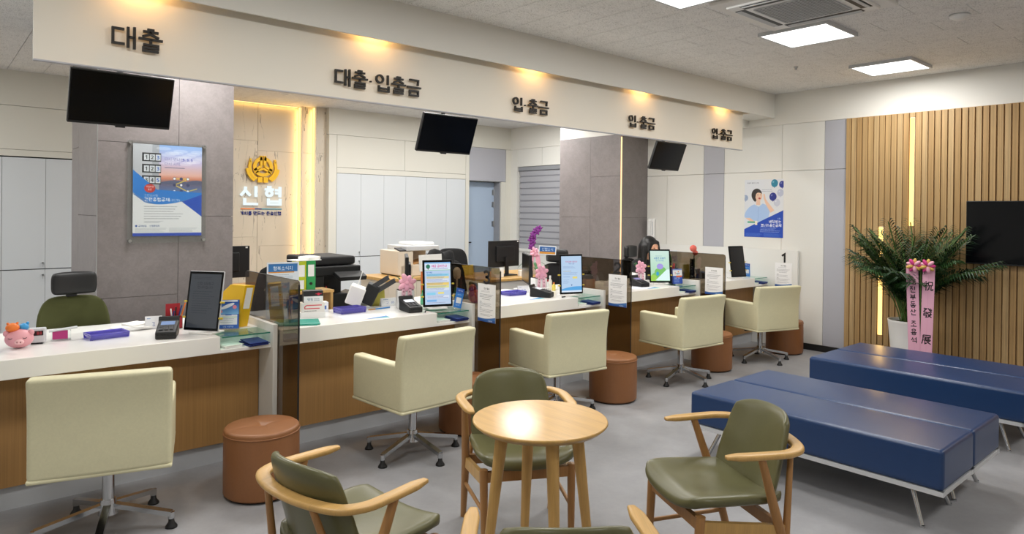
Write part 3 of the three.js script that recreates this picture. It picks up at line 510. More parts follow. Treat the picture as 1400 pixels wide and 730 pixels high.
single('smoke_detector', [lathe([[0.001, -0.04], [0.03, -0.038], [0.045, -0.026], [0.05, -0.02], [0.06, -0.018], [0.062, 0], [0.001, 0]], 28)], M.white, 'small white round smoke detector on the ceiling', 'smoke detector', [5.4, CEIL, -1.5]);
for (const [x, z] of [[6.2, -3.05], [6.05, -1.25]]) single('sprinkler_head', [lathe([[0.001, -0.03], [0.012, -0.03], [0.012, -0.012], [0.02, -0.01], [0.02, 0], [0.001, 0]], 18)], M.steel, 'tiny metal sprinkler head in the ceiling tiles', 'sprinkler', [x, CEIL, z], 0, 'sprinkler heads');
// ================================================================ emblem and name on the marble
{
  const t = thing('wall_emblem', 'yellow hand-and-sheaf emblem above lit white Korean letters on the marble wall', 'sign', [3.387, 2.035, -8.86]);
  const arc = (cx, cy, r, a0, a1, n = 14) => Array.from({ length: n + 1 }, (_, i) => { const a = (a0 + (a1 - a0) * i / n) * Math.PI / 180; return new THREE.Vector2(cx + r * Math.cos(a), cy + r * Math.sin(a)); });
  const g = []; const add = (p, w) => g.push(plain(ribbon(p, w, 0.03)));
  const R = 0.12, cy = 0.02;
  for (const [a0, a1] of [[97, 207], [-27, 83], [217, 323]]) add(arc(0, cy, R - 0.012, a0, a1), 0.044);
  for (const s of [-1, 1]) {
    add([new THREE.Vector2(s * 0.024, cy + 0.016), new THREE.Vector2(s * 0.024, 0.165)], 0.034);
    add([new THREE.Vector2(s * 0.02, cy + 0.012), new THREE.Vector2(s * 0.125, cy - 0.055)], 0.03);
    add([new THREE.Vector2(s * 0.004, cy - 0.022), new THREE.Vector2(s * 0.112, cy - 0.085)], 0.026);
    add(s > 0 ? arc(0, cy - 0.005, 0.172, 25, -62) : arc(0, cy - 0.005, 0.172, 155, 242), 0.036);
    add(s > 0 ? arc(0, cy - 0.005, 0.205, -6, -58, 12) : arc(0, cy - 0.005, 0.205, 186, 238, 12), 0.034);
    add([new THREE.Vector2(s * 0.168, cy + 0.06), new THREE.Vector2(s * 0.158, cy + 0.1)], 0.024);
    add([new THREE.Vector2(s * 0.037, -0.115), new THREE.Vector2(s * 0.037, -0.185)], 0.06);
  }
  part('emblem', g.map((q) => q.translate(0, 0, 0.02)), M.emblem, t, 'yellow emblem of two hands round a three-part disc');
  const ls = lettersSolid('신협', 0.24, 0.125, 0.03);
  for (const [ch, q] of ls) { q.forEach((v) => v.translate(ch === '협' ? -0.24 : -0.285, -0.475, 0.01)); part('letter', q, M.letterGlow, t, 'lit white letter'); }
  part('rule', [box(0.18, 0.014, 0.006, -0.18, -0.53, 0.004)], M.orange, t); part('rule', [box(0.09, 0.014, 0.006, -0.045, -0.53, 0.004)], M.navy, t); part('rule', [box(0.27, 0.014, 0.006, 0.135, -0.53, 0.004)], std(0x4a93a8, 0.5), t);
  const small = lettersSolid('가치를 만드는 든솔신협', 0.046, 0.17, 0.006).flatMap((q) => q[1]); part('slogan', small.map((q) => q.translate(-0.275, -0.61, 0.002)), M.navy, t, 'small dark blue slogan letters');
}

// ================================================================ the five counters
const CT = 0.78, ZF = -3.95, XD = [1.59, 3.07, 4.522, 5.98, 7.425], XL = [0.14, 1.626, 3.106, 4.558, 6.016];
const ORD = ['before the green office chair', 'before the black copier', 'with the document wallet on its niche shelf', 'with the green tablet screen', 'at the end wall'];
const counterLabels = ['white-topped service counter with wood front carrying the pink piggy bank', 'white-topped service counter with wood front carrying the teal folder', 'white-topped service counter with wood front between the glass panels marked three and two', 'white-topped service counter with wood front, a green screen standing on it', 'white-topped service counter with wood front meeting the end wall board'];
XD.forEach((xd, i) => {
  const x0 = XL[i], xe = xd - 0.016, n0 = xe - 0.29, g = 'service counters in a row';
  const t = thing('service_counter', counterLabels[i], 'counter', [0, 0, 0], 0, g);
  const R = (a, b, c, d, e, f, r) => rbox(b - a, d - c, f - e, r).translate((a + b) / 2, (c + d) / 2, (e + f) / 2);
  part('worktop', [R(x0, n0, 0.684, CT, -4.56, ZF, 0.004), R(n0 - 0.004, xe, 0.684, CT, -4.56, -4.17, 0.004), R(n0 - 0.004, xe, 0.684, 0.704, -4.18, ZF, 0.003)], M.counter, t);
  part('front_panel', span(x0, xe - 0.004, 0.117, 0.684, -4.16, -4.13), M.veneer, t);
  part('kick_board', span(x0, xe, 0, 0.117, -4.165, -4.15), M.kick, t);
  part('back_panel', span(x0, xe, 0, 0.684, -4.2, -4.168), M.boardWhite, t);
  if (i < 4) part('divider_board', R(xe, xd + 0.012, 0, 0.822, -4.5, -3.92, 0.003), M.boardWhite, t);
  const sh = part('niche_shelf', R(n0 + 0.012, xe - 0.004, CT - 0.012, CT - 0.004, -4.168, -3.955, 0.002), M.glassGreen, t, 'green-edged glass shelf over the leaflet niche');
  part('polished_edge', [span(n0 + 0.012, xe - 0.004, CT - 0.0115, CT - 0.0045, -3.955, -3.9535)], M.glassEdge, sh);
});
{ // the end panel on the open side of the first counter
  single('end_panel', span(0, 0.028, 0, 0.822, -4.5, -3.92), M.boardWhite, 'white upright board closing the first counter beside the piggy bank', 'board', [XL[0] - 0.029, 0, 0]);
}
// smoked glass partitions on the dividers
const DIGIT = { 1: [[[0.22, 0.24], [0.55, 0.02], [0.55, 1]]], 2: [[[0.12, 0.3], [0.18, 0.12], [0.36, 0.03], [0.58, 0.04], [0.76, 0.16], [0.8, 0.34], [0.68, 0.55], [0.14, 0.95], [0.88, 0.95]]], 3: [[[0.14, 0.16], [0.32, 0.05], [0.55, 0.03], [0.76, 0.13], [0.76, 0.34], [0.6, 0.46], [0.36, 0.48]], [[0.36, 0.48], [0.64, 0.52], [0.82, 0.68], [0.78, 0.86], [0.56, 0.97], [0.32, 0.96], [0.12, 0.84]]] };
const digitGeo = (d, size) => DIGIT[d].flatMap((st) => strokeSolid(st, size, size * 0.2, 0.003));
for (let i = 0; i < 4; i++) {
  const t = thing('glass_partition', ['dark smoked glass panel between the counters with piggy bank and copier', 'dark smoked glass panel marked three, with a notice', 'dark smoked glass panel marked two, with a notice', 'dark smoked glass panel with a notice, before the coral flower'][i], 'partition', [XD[i] + 0.0145, 0, 0], 0, 'smoked glass partitions');
  const s = new THREE.Shape(), z0 = -4.46, z1 = -3.645, y0 = 0.1, y1 = 1.1, r = 0.022;
  s.moveTo(z0, y0); s.lineTo(z1, y0); s.lineTo(z1, y1 - r); s.quadraticCurveTo(z1, y1, z1 - r, y1); s.lineTo(z0 + r, y1); s.quadraticCurveTo(z0, y1, z0, y1 - r); s.closePath();
  const g = plain(new THREE.ExtrudeGeometry(s, { depth: 0.01, bevelEnabled: false })); g.rotateY(-Math.PI / 2).translate(0.01, 0, 0);
  part('pane', g, M.smoked, t);
  part('edge_band', [span(0, 0.01, y0, y1 - r, z1, z1 + 0.0025), span(0, 0.01, y1, y1 + 0.002, z0 + r, z1 - r)], M.black, t);
  part('clamp', [box(0.03, 0.04, 0.04, 0.005, 0.12, -3.99), box(0.012, 0.02, 0.05, 0.016, 0.6, -3.99)], M.steel, t);
  const d = [0, 3, 2, 0][i];
  if (d) { const q = digitGeo(d, 0.09).map((v) => v.translate(0, 0, 0)); const m = part('digit', q, M.letterBlack, t, `black digit ${d}`); m.rotation.y = -Math.PI / 2; m.position.set(-0.0005, 0.982, -3.835); }
}
const noticeTex = canvasTex(256, 352, (c, w, h) => {
  c.fillStyle = '#f2f2f2'; c.fillRect(0, 0, w, h); write(c, '안내 말씀', w / 2, 34, 17, '#2a2a2e', { align: 'centre' });
  greek(c, 50, 64, 160, 2, 9, '#7a7d88', 2.2, 3); greek(c, 26, 96, 205, 3, 13, '#44464e', 3.2, 5); greek(c, 60, 140, 130, 1, 12, '#44464e', 3.4, 6);
  write(c, '고객님', 26, 164, 9, '#333'); greek(c, 26, 180, 205, 3, 12, '#5a5c66', 2.6, 8); write(c, '신분증', 26, 220, 9, '#333'); greek(c, 26, 236, 205, 3, 12, '#5a5c66', 2.6, 11); greek(c, 40, 282, 190, 2, 11, '#5a5c66', 2.4, 12);
  c.fillStyle = '#3c6fb0'; c.beginPath(); c.moveTo(0, h); c.lineTo(0, 318); c.quadraticCurveTo(90, 336, w, 300); c.lineTo(w, h); c.fill(); c.fillStyle = '#24509a'; c.beginPath(); c.moveTo(0, h); c.lineTo(0, 326); c.quadraticCurveTo(100, 344, w, 330); c.lineTo(w, h); c.fill();
  write(c, '신협중앙회', 150, 334, 12, '#ffffff');
});
function notice(x, y, z, label) { const [g, m] = printed(0.2, 0.272, 0.002, noticeTex, M.paper, 0.5); const o = part('notice_sheet', g, m, scene); o.position.set(x, y, z); o.rotation.y = -Math.PI / 2; tag(o, label, 'notice', 'printed notices'); return o; }
notice(XD[1] + 0.0145 - 0.0025, 0.842, -3.787, 'white printed notice on the glass panel marked three');
notice(XD[2] + 0.0145 - 0.0025, 0.832, -3.787, 'white printed notice on the glass panel marked two');
notice(XD[3] + 0.0145 - 0.0025, 0.83, -3.765, 'white printed notice on the glass panel before the coral flower');
notice(XE - 0.008 - 0.0315, 0.815, -3.773, 'white printed notice under the number 1 on the end wall board');
{ const q = part('wall_digit', digitGeo(1, 0.1), M.letterBlack, scene); q.position.set(XE - 0.0385, 0.955, -3.815); q.rotation.y = -Math.PI / 2; tag(q, 'black number 1 on the low white end wall board', 'number'); }
// leaflets in the niches
XD.forEach((xd, i) => {
  const xe = xd - 0.016;
  single('leaflet_stack', [rbox(0.1, 0.012, 0.15, 0.002).translate(0, 0.006, 0), at(box(0.1, 0.001, 0.15), 0.004, 0.0135, 0.004, 0, 0.06)], M.paper, ['white leaflets in the niche of the counter with the piggy bank', 'white leaflets in the niche of the counter with the copier', 'white leaflets in the niche beside the light blue tablet screen', 'white leaflets in the niche beside the green tablet screen', 'white leaflets in the niche beside the end wall'][i], 'leaflets', [xe - 0.215, 0.7045, -4.045], 0.1, 'leaflets in the counter niches');
  single('document_wallet', [rbox(0.115, 0.007, 0.15, 0.002).translate(0, 0.0035, 0), at(rbox(0.112, 0.006, 0.146, 0.002), 0.004, 0.012, 0.006, 0.04, 0.1), at(rbox(0.11, 0.006, 0.14, 0.002), 0, 0.021, 0.01, 0.05, -0.05)], M.navy, ['blue wallets in the niche of the counter with the piggy bank', 'blue wallets in the niche of the counter with the copier', 'blue wallets in the niche beside the light blue tablet screen', 'blue wallets in the niche beside the green tablet screen', 'blue wallets in the niche beside the end wall'][i], 'wallet', [xe - 0.082, 0.7045, -4.01], 0.12, 'blue wallets in the counter niches');
});
// staff desks behind the counters (lower) and at the back
function desk(x0, x1, z0, z1, y, top, label) {
  const t = thing('staff_desk', label, 'desk', [(x0 + x1) / 2, 0, (z0 + z1) / 2], 0, 'staff desks'), w = x1 - x0, d = z1 - z0;
  part('desk_top', rbox(w, 0.028, d, 0.004).translate(0, y - 0.014, 0), top, t);
  for (const s of [-1, 1]) part('side_panel', span(s * w / 2 - s * 0.026, s * w / 2 - s * 0.002, 0, y - 0.028, -d / 2 + 0.01, d / 2 - 0.01), M.whiteMatte, t);
  part('modesty_panel', span(-w / 2 + 0.026, w / 2 - 0.026, 0.1, y - 0.028, d / 2 - 0.05, d / 2 - 0.032), M.whiteMatte, t);
}
for (let i = 0; i < 5; i++) desk(XL[i] + 0.02 + (i === 1 ? 1.18 : 0), XD[i] - 0.04, -5.2, -4.58, 0.72, M.boardWhite, ['white staff desk behind the counter with the piggy bank', 'white staff desk between copier and glass panel marked three', 'white staff desk behind the counter with the light blue screen', 'white staff desk behind the counter with the green screen', 'white staff desk where the person sits'][i]);
desk(1.98, 3.2, -7.0, -6.3, 0.75, M.oakDark, 'wood-topped back desk beside the stone pillar with the framed poster');
desk(4.7, 6.15, -6.6, -5.75, 0.75, M.oak, 'wood-topped back desk carrying the purple orchid');
{ const t = thing('low_cabinet', 'white low cabinet with a wood top under the beige copier', 'cabinet', [4.22, 0, -6.75]); part('body', span(-0.36, 0.36, 0, 0.72, -0.3, 0.3), M.beige, t); part('cabinet_top', rbox(0.76, 0.035, 0.64, 0.004).translate(0, 0.7375, 0), M.oak, t); part('door', span(-0.355, -0.002, 0.06, 0.71, 0.3, 0.31), M.beige, t); part('door', span(0.002, 0.355, 0.06, 0.71, 0.3, 0.31), M.beige, t); }

// ================================================================ seating and tables
function creamChair() {
  const t = thing('swivel_armchair', '', 'chair', [0, 0, 0], 0, 'cream swivel armchairs'), W = 0.545, D = 0.515;
  const lean = (v) => { const k = Math.max(0, (v.y + 0.02) / 0.22); v.z += 0.028 * k * k + 0.006 * (1 - (2 * v.x / W) ** 2); };
  part('backrest', rbox(W, 0.44, 0.085, 0.02, 6, lean).translate(0, 0.565, D / 2 - 0.042), M.cream, t);
  for (const s of [-1, 1]) part('arm', rbox(0.075, 0.268, D - 0.05, 0.018, 4, (v) => { v.x += s * 0.004 * Math.sin((v.z / D + 0.5) * Math.PI); }).translate(s * (W / 2 - 0.0375), 0.482, -0.022), M.cream, t);
  part('seat', rbox(W - 0.15, 0.12, D - 0.085, 0.03, 6, (v) => { if (v.y > 0) v.y += 0.014 * Math.cos(v.x / 0.4 * Math.PI) * Math.cos(v.z / 0.46 * Math.PI); }).translate(0, 0.405, -0.04), M.cream, t);
  part('seat_shell', rbox(W + 0.003, 0.02, D + 0.003, 0.009).translate(0, 0.345, 0), M.creamSeam, t);
  part('mechanism', [rbox(0.16, 0.035, 0.2, 0.008).translate(0, 0.318, 0), rod(V(0.07, 0.315, -0.02), V(0.21, 0.305, -0.03), 0.006), rbox(0.05, 0.03, 0.03, 0.006).translate(-0.12, 0.31, -0.06)], M.blackMatte, t);
  part('column', [cyl(0.026, 0.026, 0.2, 0, 0.205, 0), cyl(0.019, 0.019, 0.1, 0, 0.28, 0)], M.chrome, t);
  part('hub', cyl(0.042, 0.032, 0.07, 0, 0.108, 0), M.chrome, t);
  for (let k = 0; k < 5; k++) { const a = k * Math.PI * 2 / 5 + 0.35, c = Math.cos(a), s = Math.sin(a); const leg = part('base_leg', [bar(V(c * 0.03, 0.112, s * 0.03), V(c * 0.285, 0.066, s * 0.285), 0.032, 0.022), cyl(0.015, 0.015, 0.03, c * 0.285, 0.058, s * 0.285, 14)], M.chrome, t); part('glide', lathe([[0.001, 0.045], [0.012, 0.045], [0.014, 0.025], [0.026, 0.008], [0.027, 0], [0.001, 0]], 18).translate(c * 0.285, 0, s * 0.285), M.black, leg); }
  return t;
}
{
  const c = creamChair(); const P = [[0.674, -3.612, -0.287, 'before the counter with the piggy bank'], [2.317, -3.563, 0.071, 'before the counter with the copier'], [3.629, -3.61, -0.122, 'behind the olive chair at the round table'], [5.179, -3.585, -0.1, 'before the glass panel with the coral flower'], [6.562, -3.577, -0.311, 'next to the end wall with the number 1']];
  P.forEach(([x, z, a, w], i) => { const l = 'cream leather swivel armchair ' + w; if (i) { copy(c, [x, 0, z], a, l); } else { c.position.set(x, 0, z); c.rotation.y = a; c.userData.label = l; } });
}
{ // brown leather poufs
  const t = thing('pouf', '', 'pouf', [0, 0, 0], 0, 'brown round poufs'), R = 0.191;
  part('body', lathe([[0.001, 0.008], [R - 0.012, 0.008], [R, 0.02], [R + 0.001, 0.16], [R, 0.325]], 48), M.brown, t);
  const top = new THREE.SphereGeometry(1, 48, 16, 0, Math.PI * 2, 0, Math.PI / 2), p = top.attributes.position;
  for (let i = 0; i < p.count; i++) { const x = p.getX(i), y = p.getY(i), z = p.getZ(i), r = Math.hypot(x, z); const h = 0.022 * Math.min(1, y * 3) ** 0.5 + 0.006 * y - 0.012 * Math.exp(-r * r * 40) - 0.0025 * Math.exp(-((Math.min(Math.abs(x), Math.abs(z)) / 0.03) ** 2)); p.setXYZ(i, x * R, h, z * R); }
  part('cushion_top', smooth(top).translate(0, 0.33, 0), M.brown, t);
  part('piping', metric(new THREE.TorusGeometry(R, 0.0035, 8, 60).rotateX(Math.PI / 2)).translate(0, 0.328, 0), M.brown, t);
  part('foot_ring', cyl(R - 0.02, R - 0.02, 0.01, 0, 0.005, 0, 40), M.black, t);
  const P = [[1.383, -3.581, 'beside the armchair before the piggy bank counter'], [2.86, -3.72, 'half behind the armchair before the copier counter'], [4.228, -3.57, 'below the glass panel marked two'], [5.8, -3.66, 'below the glass panel with the coral flower'], [7.13, -3.6, 'next to the end wall']];
  P.forEach(([x, z, w], i) => { const l = 'round brown leather pouf ' + w; if (i) copy(t, [x, 0, z], i * 0.7, l); else { t.position.set(x, 0, z); t.userData.label = l; } });
}
{ // low round oak table
  const t = thing('round_table', 'low round oak table on four splayed legs', 'table', [1.865, 0, -1.947]), R = 0.269, H = 0.68;
  part('table_top', lathe([[0.001, H - 0.026], [R - 0.02, H - 0.026], [R - 0.004, H - 0.012], [R, H - 0.007], [R - 0.002, H - 0.001], [R - 0.006, H], [0.001, H]], 72), M.oakTop, t);
  part('apron', lathe([[0.12, H - 0.05], [0.17, H - 0.05], [0.17, H - 0.026], [0.12, H - 0.026], [0.12, H - 0.05]], 40), M.oak, t);
  for (let k = 0; k < 4; k++) { const a = (27 + 90 * k) * Math.PI / 180, c = Math.cos(a), s = Math.sin(a); part('leg', metric(rod(V(c * 0.228, 0.0, s * 0.228), V(c * 0.15, H - 0.028, s * 0.155), 0.0155, 0.026, 20)), M.oak, t); }
}
function oliveChair() {
  const t = thing('wood_armchair', '', 'chair', [0, 0, 0], 0, 'olive chairs round the table');
  // seat pad: wide in front, front edge rolled down
  part('seat', pad(0.47, 0.45, 0.052, { k: 0.6, n: 18, power: 10, fn: (o, u, v) => { const z = -o.y, y = o.z; o.x *= 1 - 0.09 * (z / 0.225 + 1) * 0.5; o.z = z - 0.002; o.y = 0.398 + y + 0.03 * u * u * (1 - v * 0.3) - 0.018 * (z / 0.22) - 0.03 * Math.max(0, (-z - 0.13) / 0.1) ** 2 * (1 - 0.4 * u * u); } }), M.olive, t);
  // back pad: curved round the sitter, rising above the rail
  part('backrest', pad(0.395, 0.325, 0.038, { k: 0.42, n: 18, power: 10, fn: (o, u, v) => { const y = o.y; o.x *= 1 - 0.07 * v; o.y = 0.552 + y - 0.012 * u * u * (v > 0 ? 1 : 0); o.z = 0.215 + o.z + (y + 0.1) * 0.3 - 0.055 * u * u - 0.014; } }), M.olive, t);
  // bent arm rail
  const rail = [[0.24, 0.604, -0.085], [0.247, 0.603, 0.0], [0.254, 0.603, 0.1], [0.252, 0.603, 0.17], [0.218, 0.604, 0.235], [0.12, 0.606, 0.275], [0, 0.607, 0.288], [-0.12, 0.606, 0.275], [-0.218, 0.604, 0.235], [-0.252, 0.603, 0.17], [-0.254, 0.603, 0.1], [-0.247, 0.603, 0.0], [-0.24, 0.604, -0.085]];
  part('arm_rail', sweep(rail, ovalProfile(0.024, 0.0115, 14), 72), M.oak, t);
  for (const s of [-1, 1]) {
    part('front_leg', metric(rod(V(s * 0.196, 0, -0.185), V(s * 0.2, 0.378, -0.165), 0.0135, 0.019, 14)), M.oakDark, t);
    part('rear_leg', [metric(rod(V(s * 0.222, 0, 0.24), V(s * 0.226, 0.3, 0.155), 0.0135, 0.02, 14)), metric(rod(V(s * 0.226, 0.3, 0.155), V(s * 0.25, 0.597, 0.055), 0.02, 0.0145, 14))], M.oakDark, t);
    part('back_strut', metric(rod(V(s * 0.226, 0.22, 0.178), V(s * 0.125, 0.597, 0.275), 0.015, 0.011, 12)), M.oakDark, t);
    part('side_rail', bar(V(s * 0.2, 0.335, -0.165), V(s * 0.224, 0.3, 0.17), 0.02, 0.05), M.oak, t);
    part('stretcher', metric(rod(V(s * 0.197, 0.19, -0.177), V(s * 0.224, 0.19, 0.186), 0.009, 0.009, 10)), M.oakDark, t);
  }
  part('front_rail', bar(V(-0.2, 0.345, -0.165), V(0.2, 0.345, -0.165), 0.02, 0.045), M.oakDark, t);
  part('rear_rail', bar(V(-0.224, 0.31, 0.16), V(0.224, 0.31, 0.16), 0.02, 0.045), M.oakDark, t);
  return t;
}
{
  const c = oliveChair(); const P = [[2.109, -2.339, 2.651, 'tucked behind the round table'], [2.425, -1.522, 1.099, 'standing before the blue benches'], [1.153, -2.101, -1.414, 'beside the brown pouf, its curved rail turned outward'], [1.398, -1.387, -0.666, 'whose back pad rises before the table legs']];
  P.forEach(([x, z, a, w], i) => { const l = 'oak armchair with olive leather seat ' + w; if (i) copy(c, [x, 0, z], a, l); else { c.position.set(x, 0, z); c.rotation.y = a; c.userData.label = l; } });
}
{ // blue benches, two pairs
  const t = thing('bench', '', 'bench', [0, 0, 0], 0, 'blue padded benches'), W = 0.47, L = 1.385;
  part('cushion', rbox(W, 0.195, L, 0.022, 6, (v) => { if (v.y > 0) v.y += 0.006 * Math.cos(v.x / W * Math.PI) * Math.cos(v.z / L * Math.PI); }, 4).translate(0, 0.303, 0), M.blue, t);
  part('seat_frame', [span(-W / 2 + 0.002, W / 2 - 0.002, 0.182, 0.2055, -L / 2 + 0.002, -L / 2 + 0.026), span(-W / 2 + 0.002, W / 2 - 0.002, 0.182, 0.2055, L / 2 - 0.026, L / 2 - 0.002), span(-W / 2 + 0.002, -W / 2 + 0.026, 0.182, 0.2055, -L / 2, L / 2), span(W / 2 - 0.026, W / 2 - 0.002, 0.182, 0.2055, -L / 2, L / 2), span(-W / 2 + 0.02, W / 2 - 0.02, 0.196, 0.2055, -L / 2 + 0.02, L / 2 - 0.02)], M.frameWhite, t);
  for (const sx of [-1, 1]) for (const sz of [-1, 1]) part('leg', [rod(V(sx * (W / 2 - 0.095), 0.19, sz * (L / 2 - 0.17)), V(sx * (W / 2 - 0.04), 0.008, sz * (L / 2 - 0.1)), 0.0115, 0.0105, 14), cyl(0.013, 0.012, 0.01, sx * (W / 2 - 0.0385), 0.005, sz * (L / 2 - 0.098), 14)], M.chrome, t);
  const P = [[3.848, -1.735, 'bench beside the olive chair, front one of its pair'], [4.322, -1.735, 'bench pushed against the one beside the olive chair'], [5.455, -1.745, 'bench of the pair by the palm, turned to the other benches'], [5.93, -1.745, 'bench of the pair by the palm, next to the wood-slat wall']];
  P.forEach(([x, z, w], i) => { const l = 'blue leather padded ' + w; if (i) copy(t, [x, 0, z], 0, l); else { t.position.set(x, 0, z); t.userData.label = l; } });
}
// ---- office chairs behind the counters
function officeChair(label, [x, y, z], turn, fab, opts = {}) {
  const t = thing('office_chair', label, 'chair', [x, y, z], turn, 'staff office chairs'), h = opts.h || 0;
  part('backrest', pad(0.44, 0.52, 0.045, { k: 0.6, n: 14, power: 10, fn: (o, u, v) => { o.x *= 1 - 0.1 * v; const yy = o.y; o.y = 0.74 + h + yy; o.z = 0.24 + o.z + yy * 0.14 - 0.05 * u * u; } }), fab, t);
  part('back_frame', [tube([[-0.235, 0.75 + h, 0.235], [-0.22, 0.52 + h, 0.2], [0, 0.46 + h, 0.22], [0.22, 0.52 + h, 0.2], [0.235, 0.75 + h, 0.235]], 0.012, 40, 8), bar(V(0, 0.44, 0.1), V(0, 0.6 + h, 0.27), 0.06, 0.025, V(0, 0, 1))], M.blackMatte, t);
  if (opts.head !== false) { part('headrest', pad(0.265, 0.15, 0.075, { k: 0.5, n: 12, power: 7, fn: (o, u) => { o.y += 1.085 + h; o.z += 0.235 - 0.03 * u * u; } }), M.black, t); part('headrest_stem', bar(V(0, 0.96 + h, 0.285), V(0, 1.05 + h, 0.25), 0.06, 0.016, V(0, 0, 1)), M.blackMatte, t); }
  part('seat', pad(0.47, 0.46, 0.08, { k: 0.6, n: 12, power: 7, fn: (o) => { const a = o.y; o.y = 0.46 + o.z; o.z = a; } }), fab, t);
  for (const s of [-1, 1]) part('armrest', [rbox(0.07, 0.025, 0.24, 0.01).translate(s * 0.28, 0.66, 0), bar(V(s * 0.27, 0.44, 0.02), V(s * 0.28, 0.65, 0.02), 0.03, 0.05, V(0, 0, 1))], M.blackMatte, t);
  part('column', cyl(0.025, 0.025, 0.32, 0, 0.25, 0), M.black, t);
  for (let k = 0; k < 5; k++) { const a = k * Math.PI * 2 / 5, c = Math.cos(a), s = Math.sin(a); const l = part('base_leg', bar(V(0, 0.1, 0), V(c * 0.29, 0.07, s * 0.29), 0.04, 0.025), M.black, t); part('caster', [at(cyl(0.027, 0.027, 0.04, 0, 0, 0, 16), c * 0.29, 0.027, s * 0.29, 0, -a, Math.PI / 2)], M.blackMatte, l); }
  return t;
}
officeChair('green mesh office chair with black headrest behind the counter with the piggy bank', [0.8, 0, -5.05], Math.PI + 0.12, M.meshGreen, { h: -0.085 });
officeChair('black office chair at the back desk beside the stone pillar', [2.36, 0, -6.02], 0.1, M.blackFabric, { head: false, h: 0.02 });
officeChair('black office chair behind the beige copier by the blue-grey door', [5.3, 0, -7.2], Math.PI - 0.5, M.blackFabric, { head: false, h: 0.0 });
officeChair('black office chair with headrest between monitor and stone pillar', [5.18, -0.02, -5.28], Math.PI / 2 + 0.4, M.blackFabric, { h: -0.05 });
officeChair('black office chair behind the seated person', [6.55, 0, -5.03], Math.PI + 0.2, M.blackFabric, { h: -0.05 });

// ================================================================ screens hung from the ceiling
{
  const t = thing('hanging_monitor', '', 'monitor', [0, 0, 0], 0, 'black monitors over the counters');
  const W = 0.505, H = 0.297, tilt = 0.37, body = new THREE.Group(); body.name = 'display'; body.rotation.x = tilt; t.add(body);
  const m = (n, g, mt) => { const o = part(n, g, mt, body); return o; };
  m('casing', [rbox(W, H, 0.03, 0.006).translate(0, 0, -0.016), rbox(0.3, 0.2, 0.03, 0.01).translate(0, 0, -0.04)], M.black);
  m('screen', box(W - 0.014, H - 0.022, 0.002, 0, 0.004, 0), M.blackGloss);
  m('logo_tab', rbox(0.05, 0.012, 0.02, 0.003).translate(0, -H / 2 - 0.002, -0.01), M.black);
  part('bracket', [box(0.1, 0.1, 0.012, 0, 0.03, -0.062), rod(V(0, 0.05, -0.07), V(0, CEIL - 2.09, -0.07), 0.016), box(0.06, 0.04, 0.05, 0, 0.04, -0.07)], M.black, t);
  part('ceiling_plate', box(0.12, 0.01, 0.12, 0, CEIL - 2.09 - 0.005, -0.07), M.black, t);
  const P = [[0.846, 2.093, -4.24, 'black monitor hanging below the sign for loans, before the poster pillar'], [3.054, 2.087, -4.24, 'black monitor hanging before the pale cabinet units'], [5.87, 2.092, -4.24, 'black monitor hanging beside the stone pillar at the end wall']];
  P.forEach(([x, y, z, l], i) => { if (i) copy(t, [x, y, z], 0, l); else { t.position.set(x, y, z); t.userData.label = l; } });
}
{ // wall television
  const t = thing('wall_television', 'black television mounted on the wood-slat wall', 'television', [XE - 0.031, 1.355, -1.485], -Math.PI / 2);
  part('casing', rbox(0.98, 0.585, 0.045, 0.006).translate(0, 0, 0.035), M.black, t); part('screen', box(0.965, 0.565, 0.002, 0, 0.004, 0.058), M.blackGloss, t); part('wall_mount', box(0.4, 0.3, 0.016, 0, 0, 0.006), M.black, t);
}
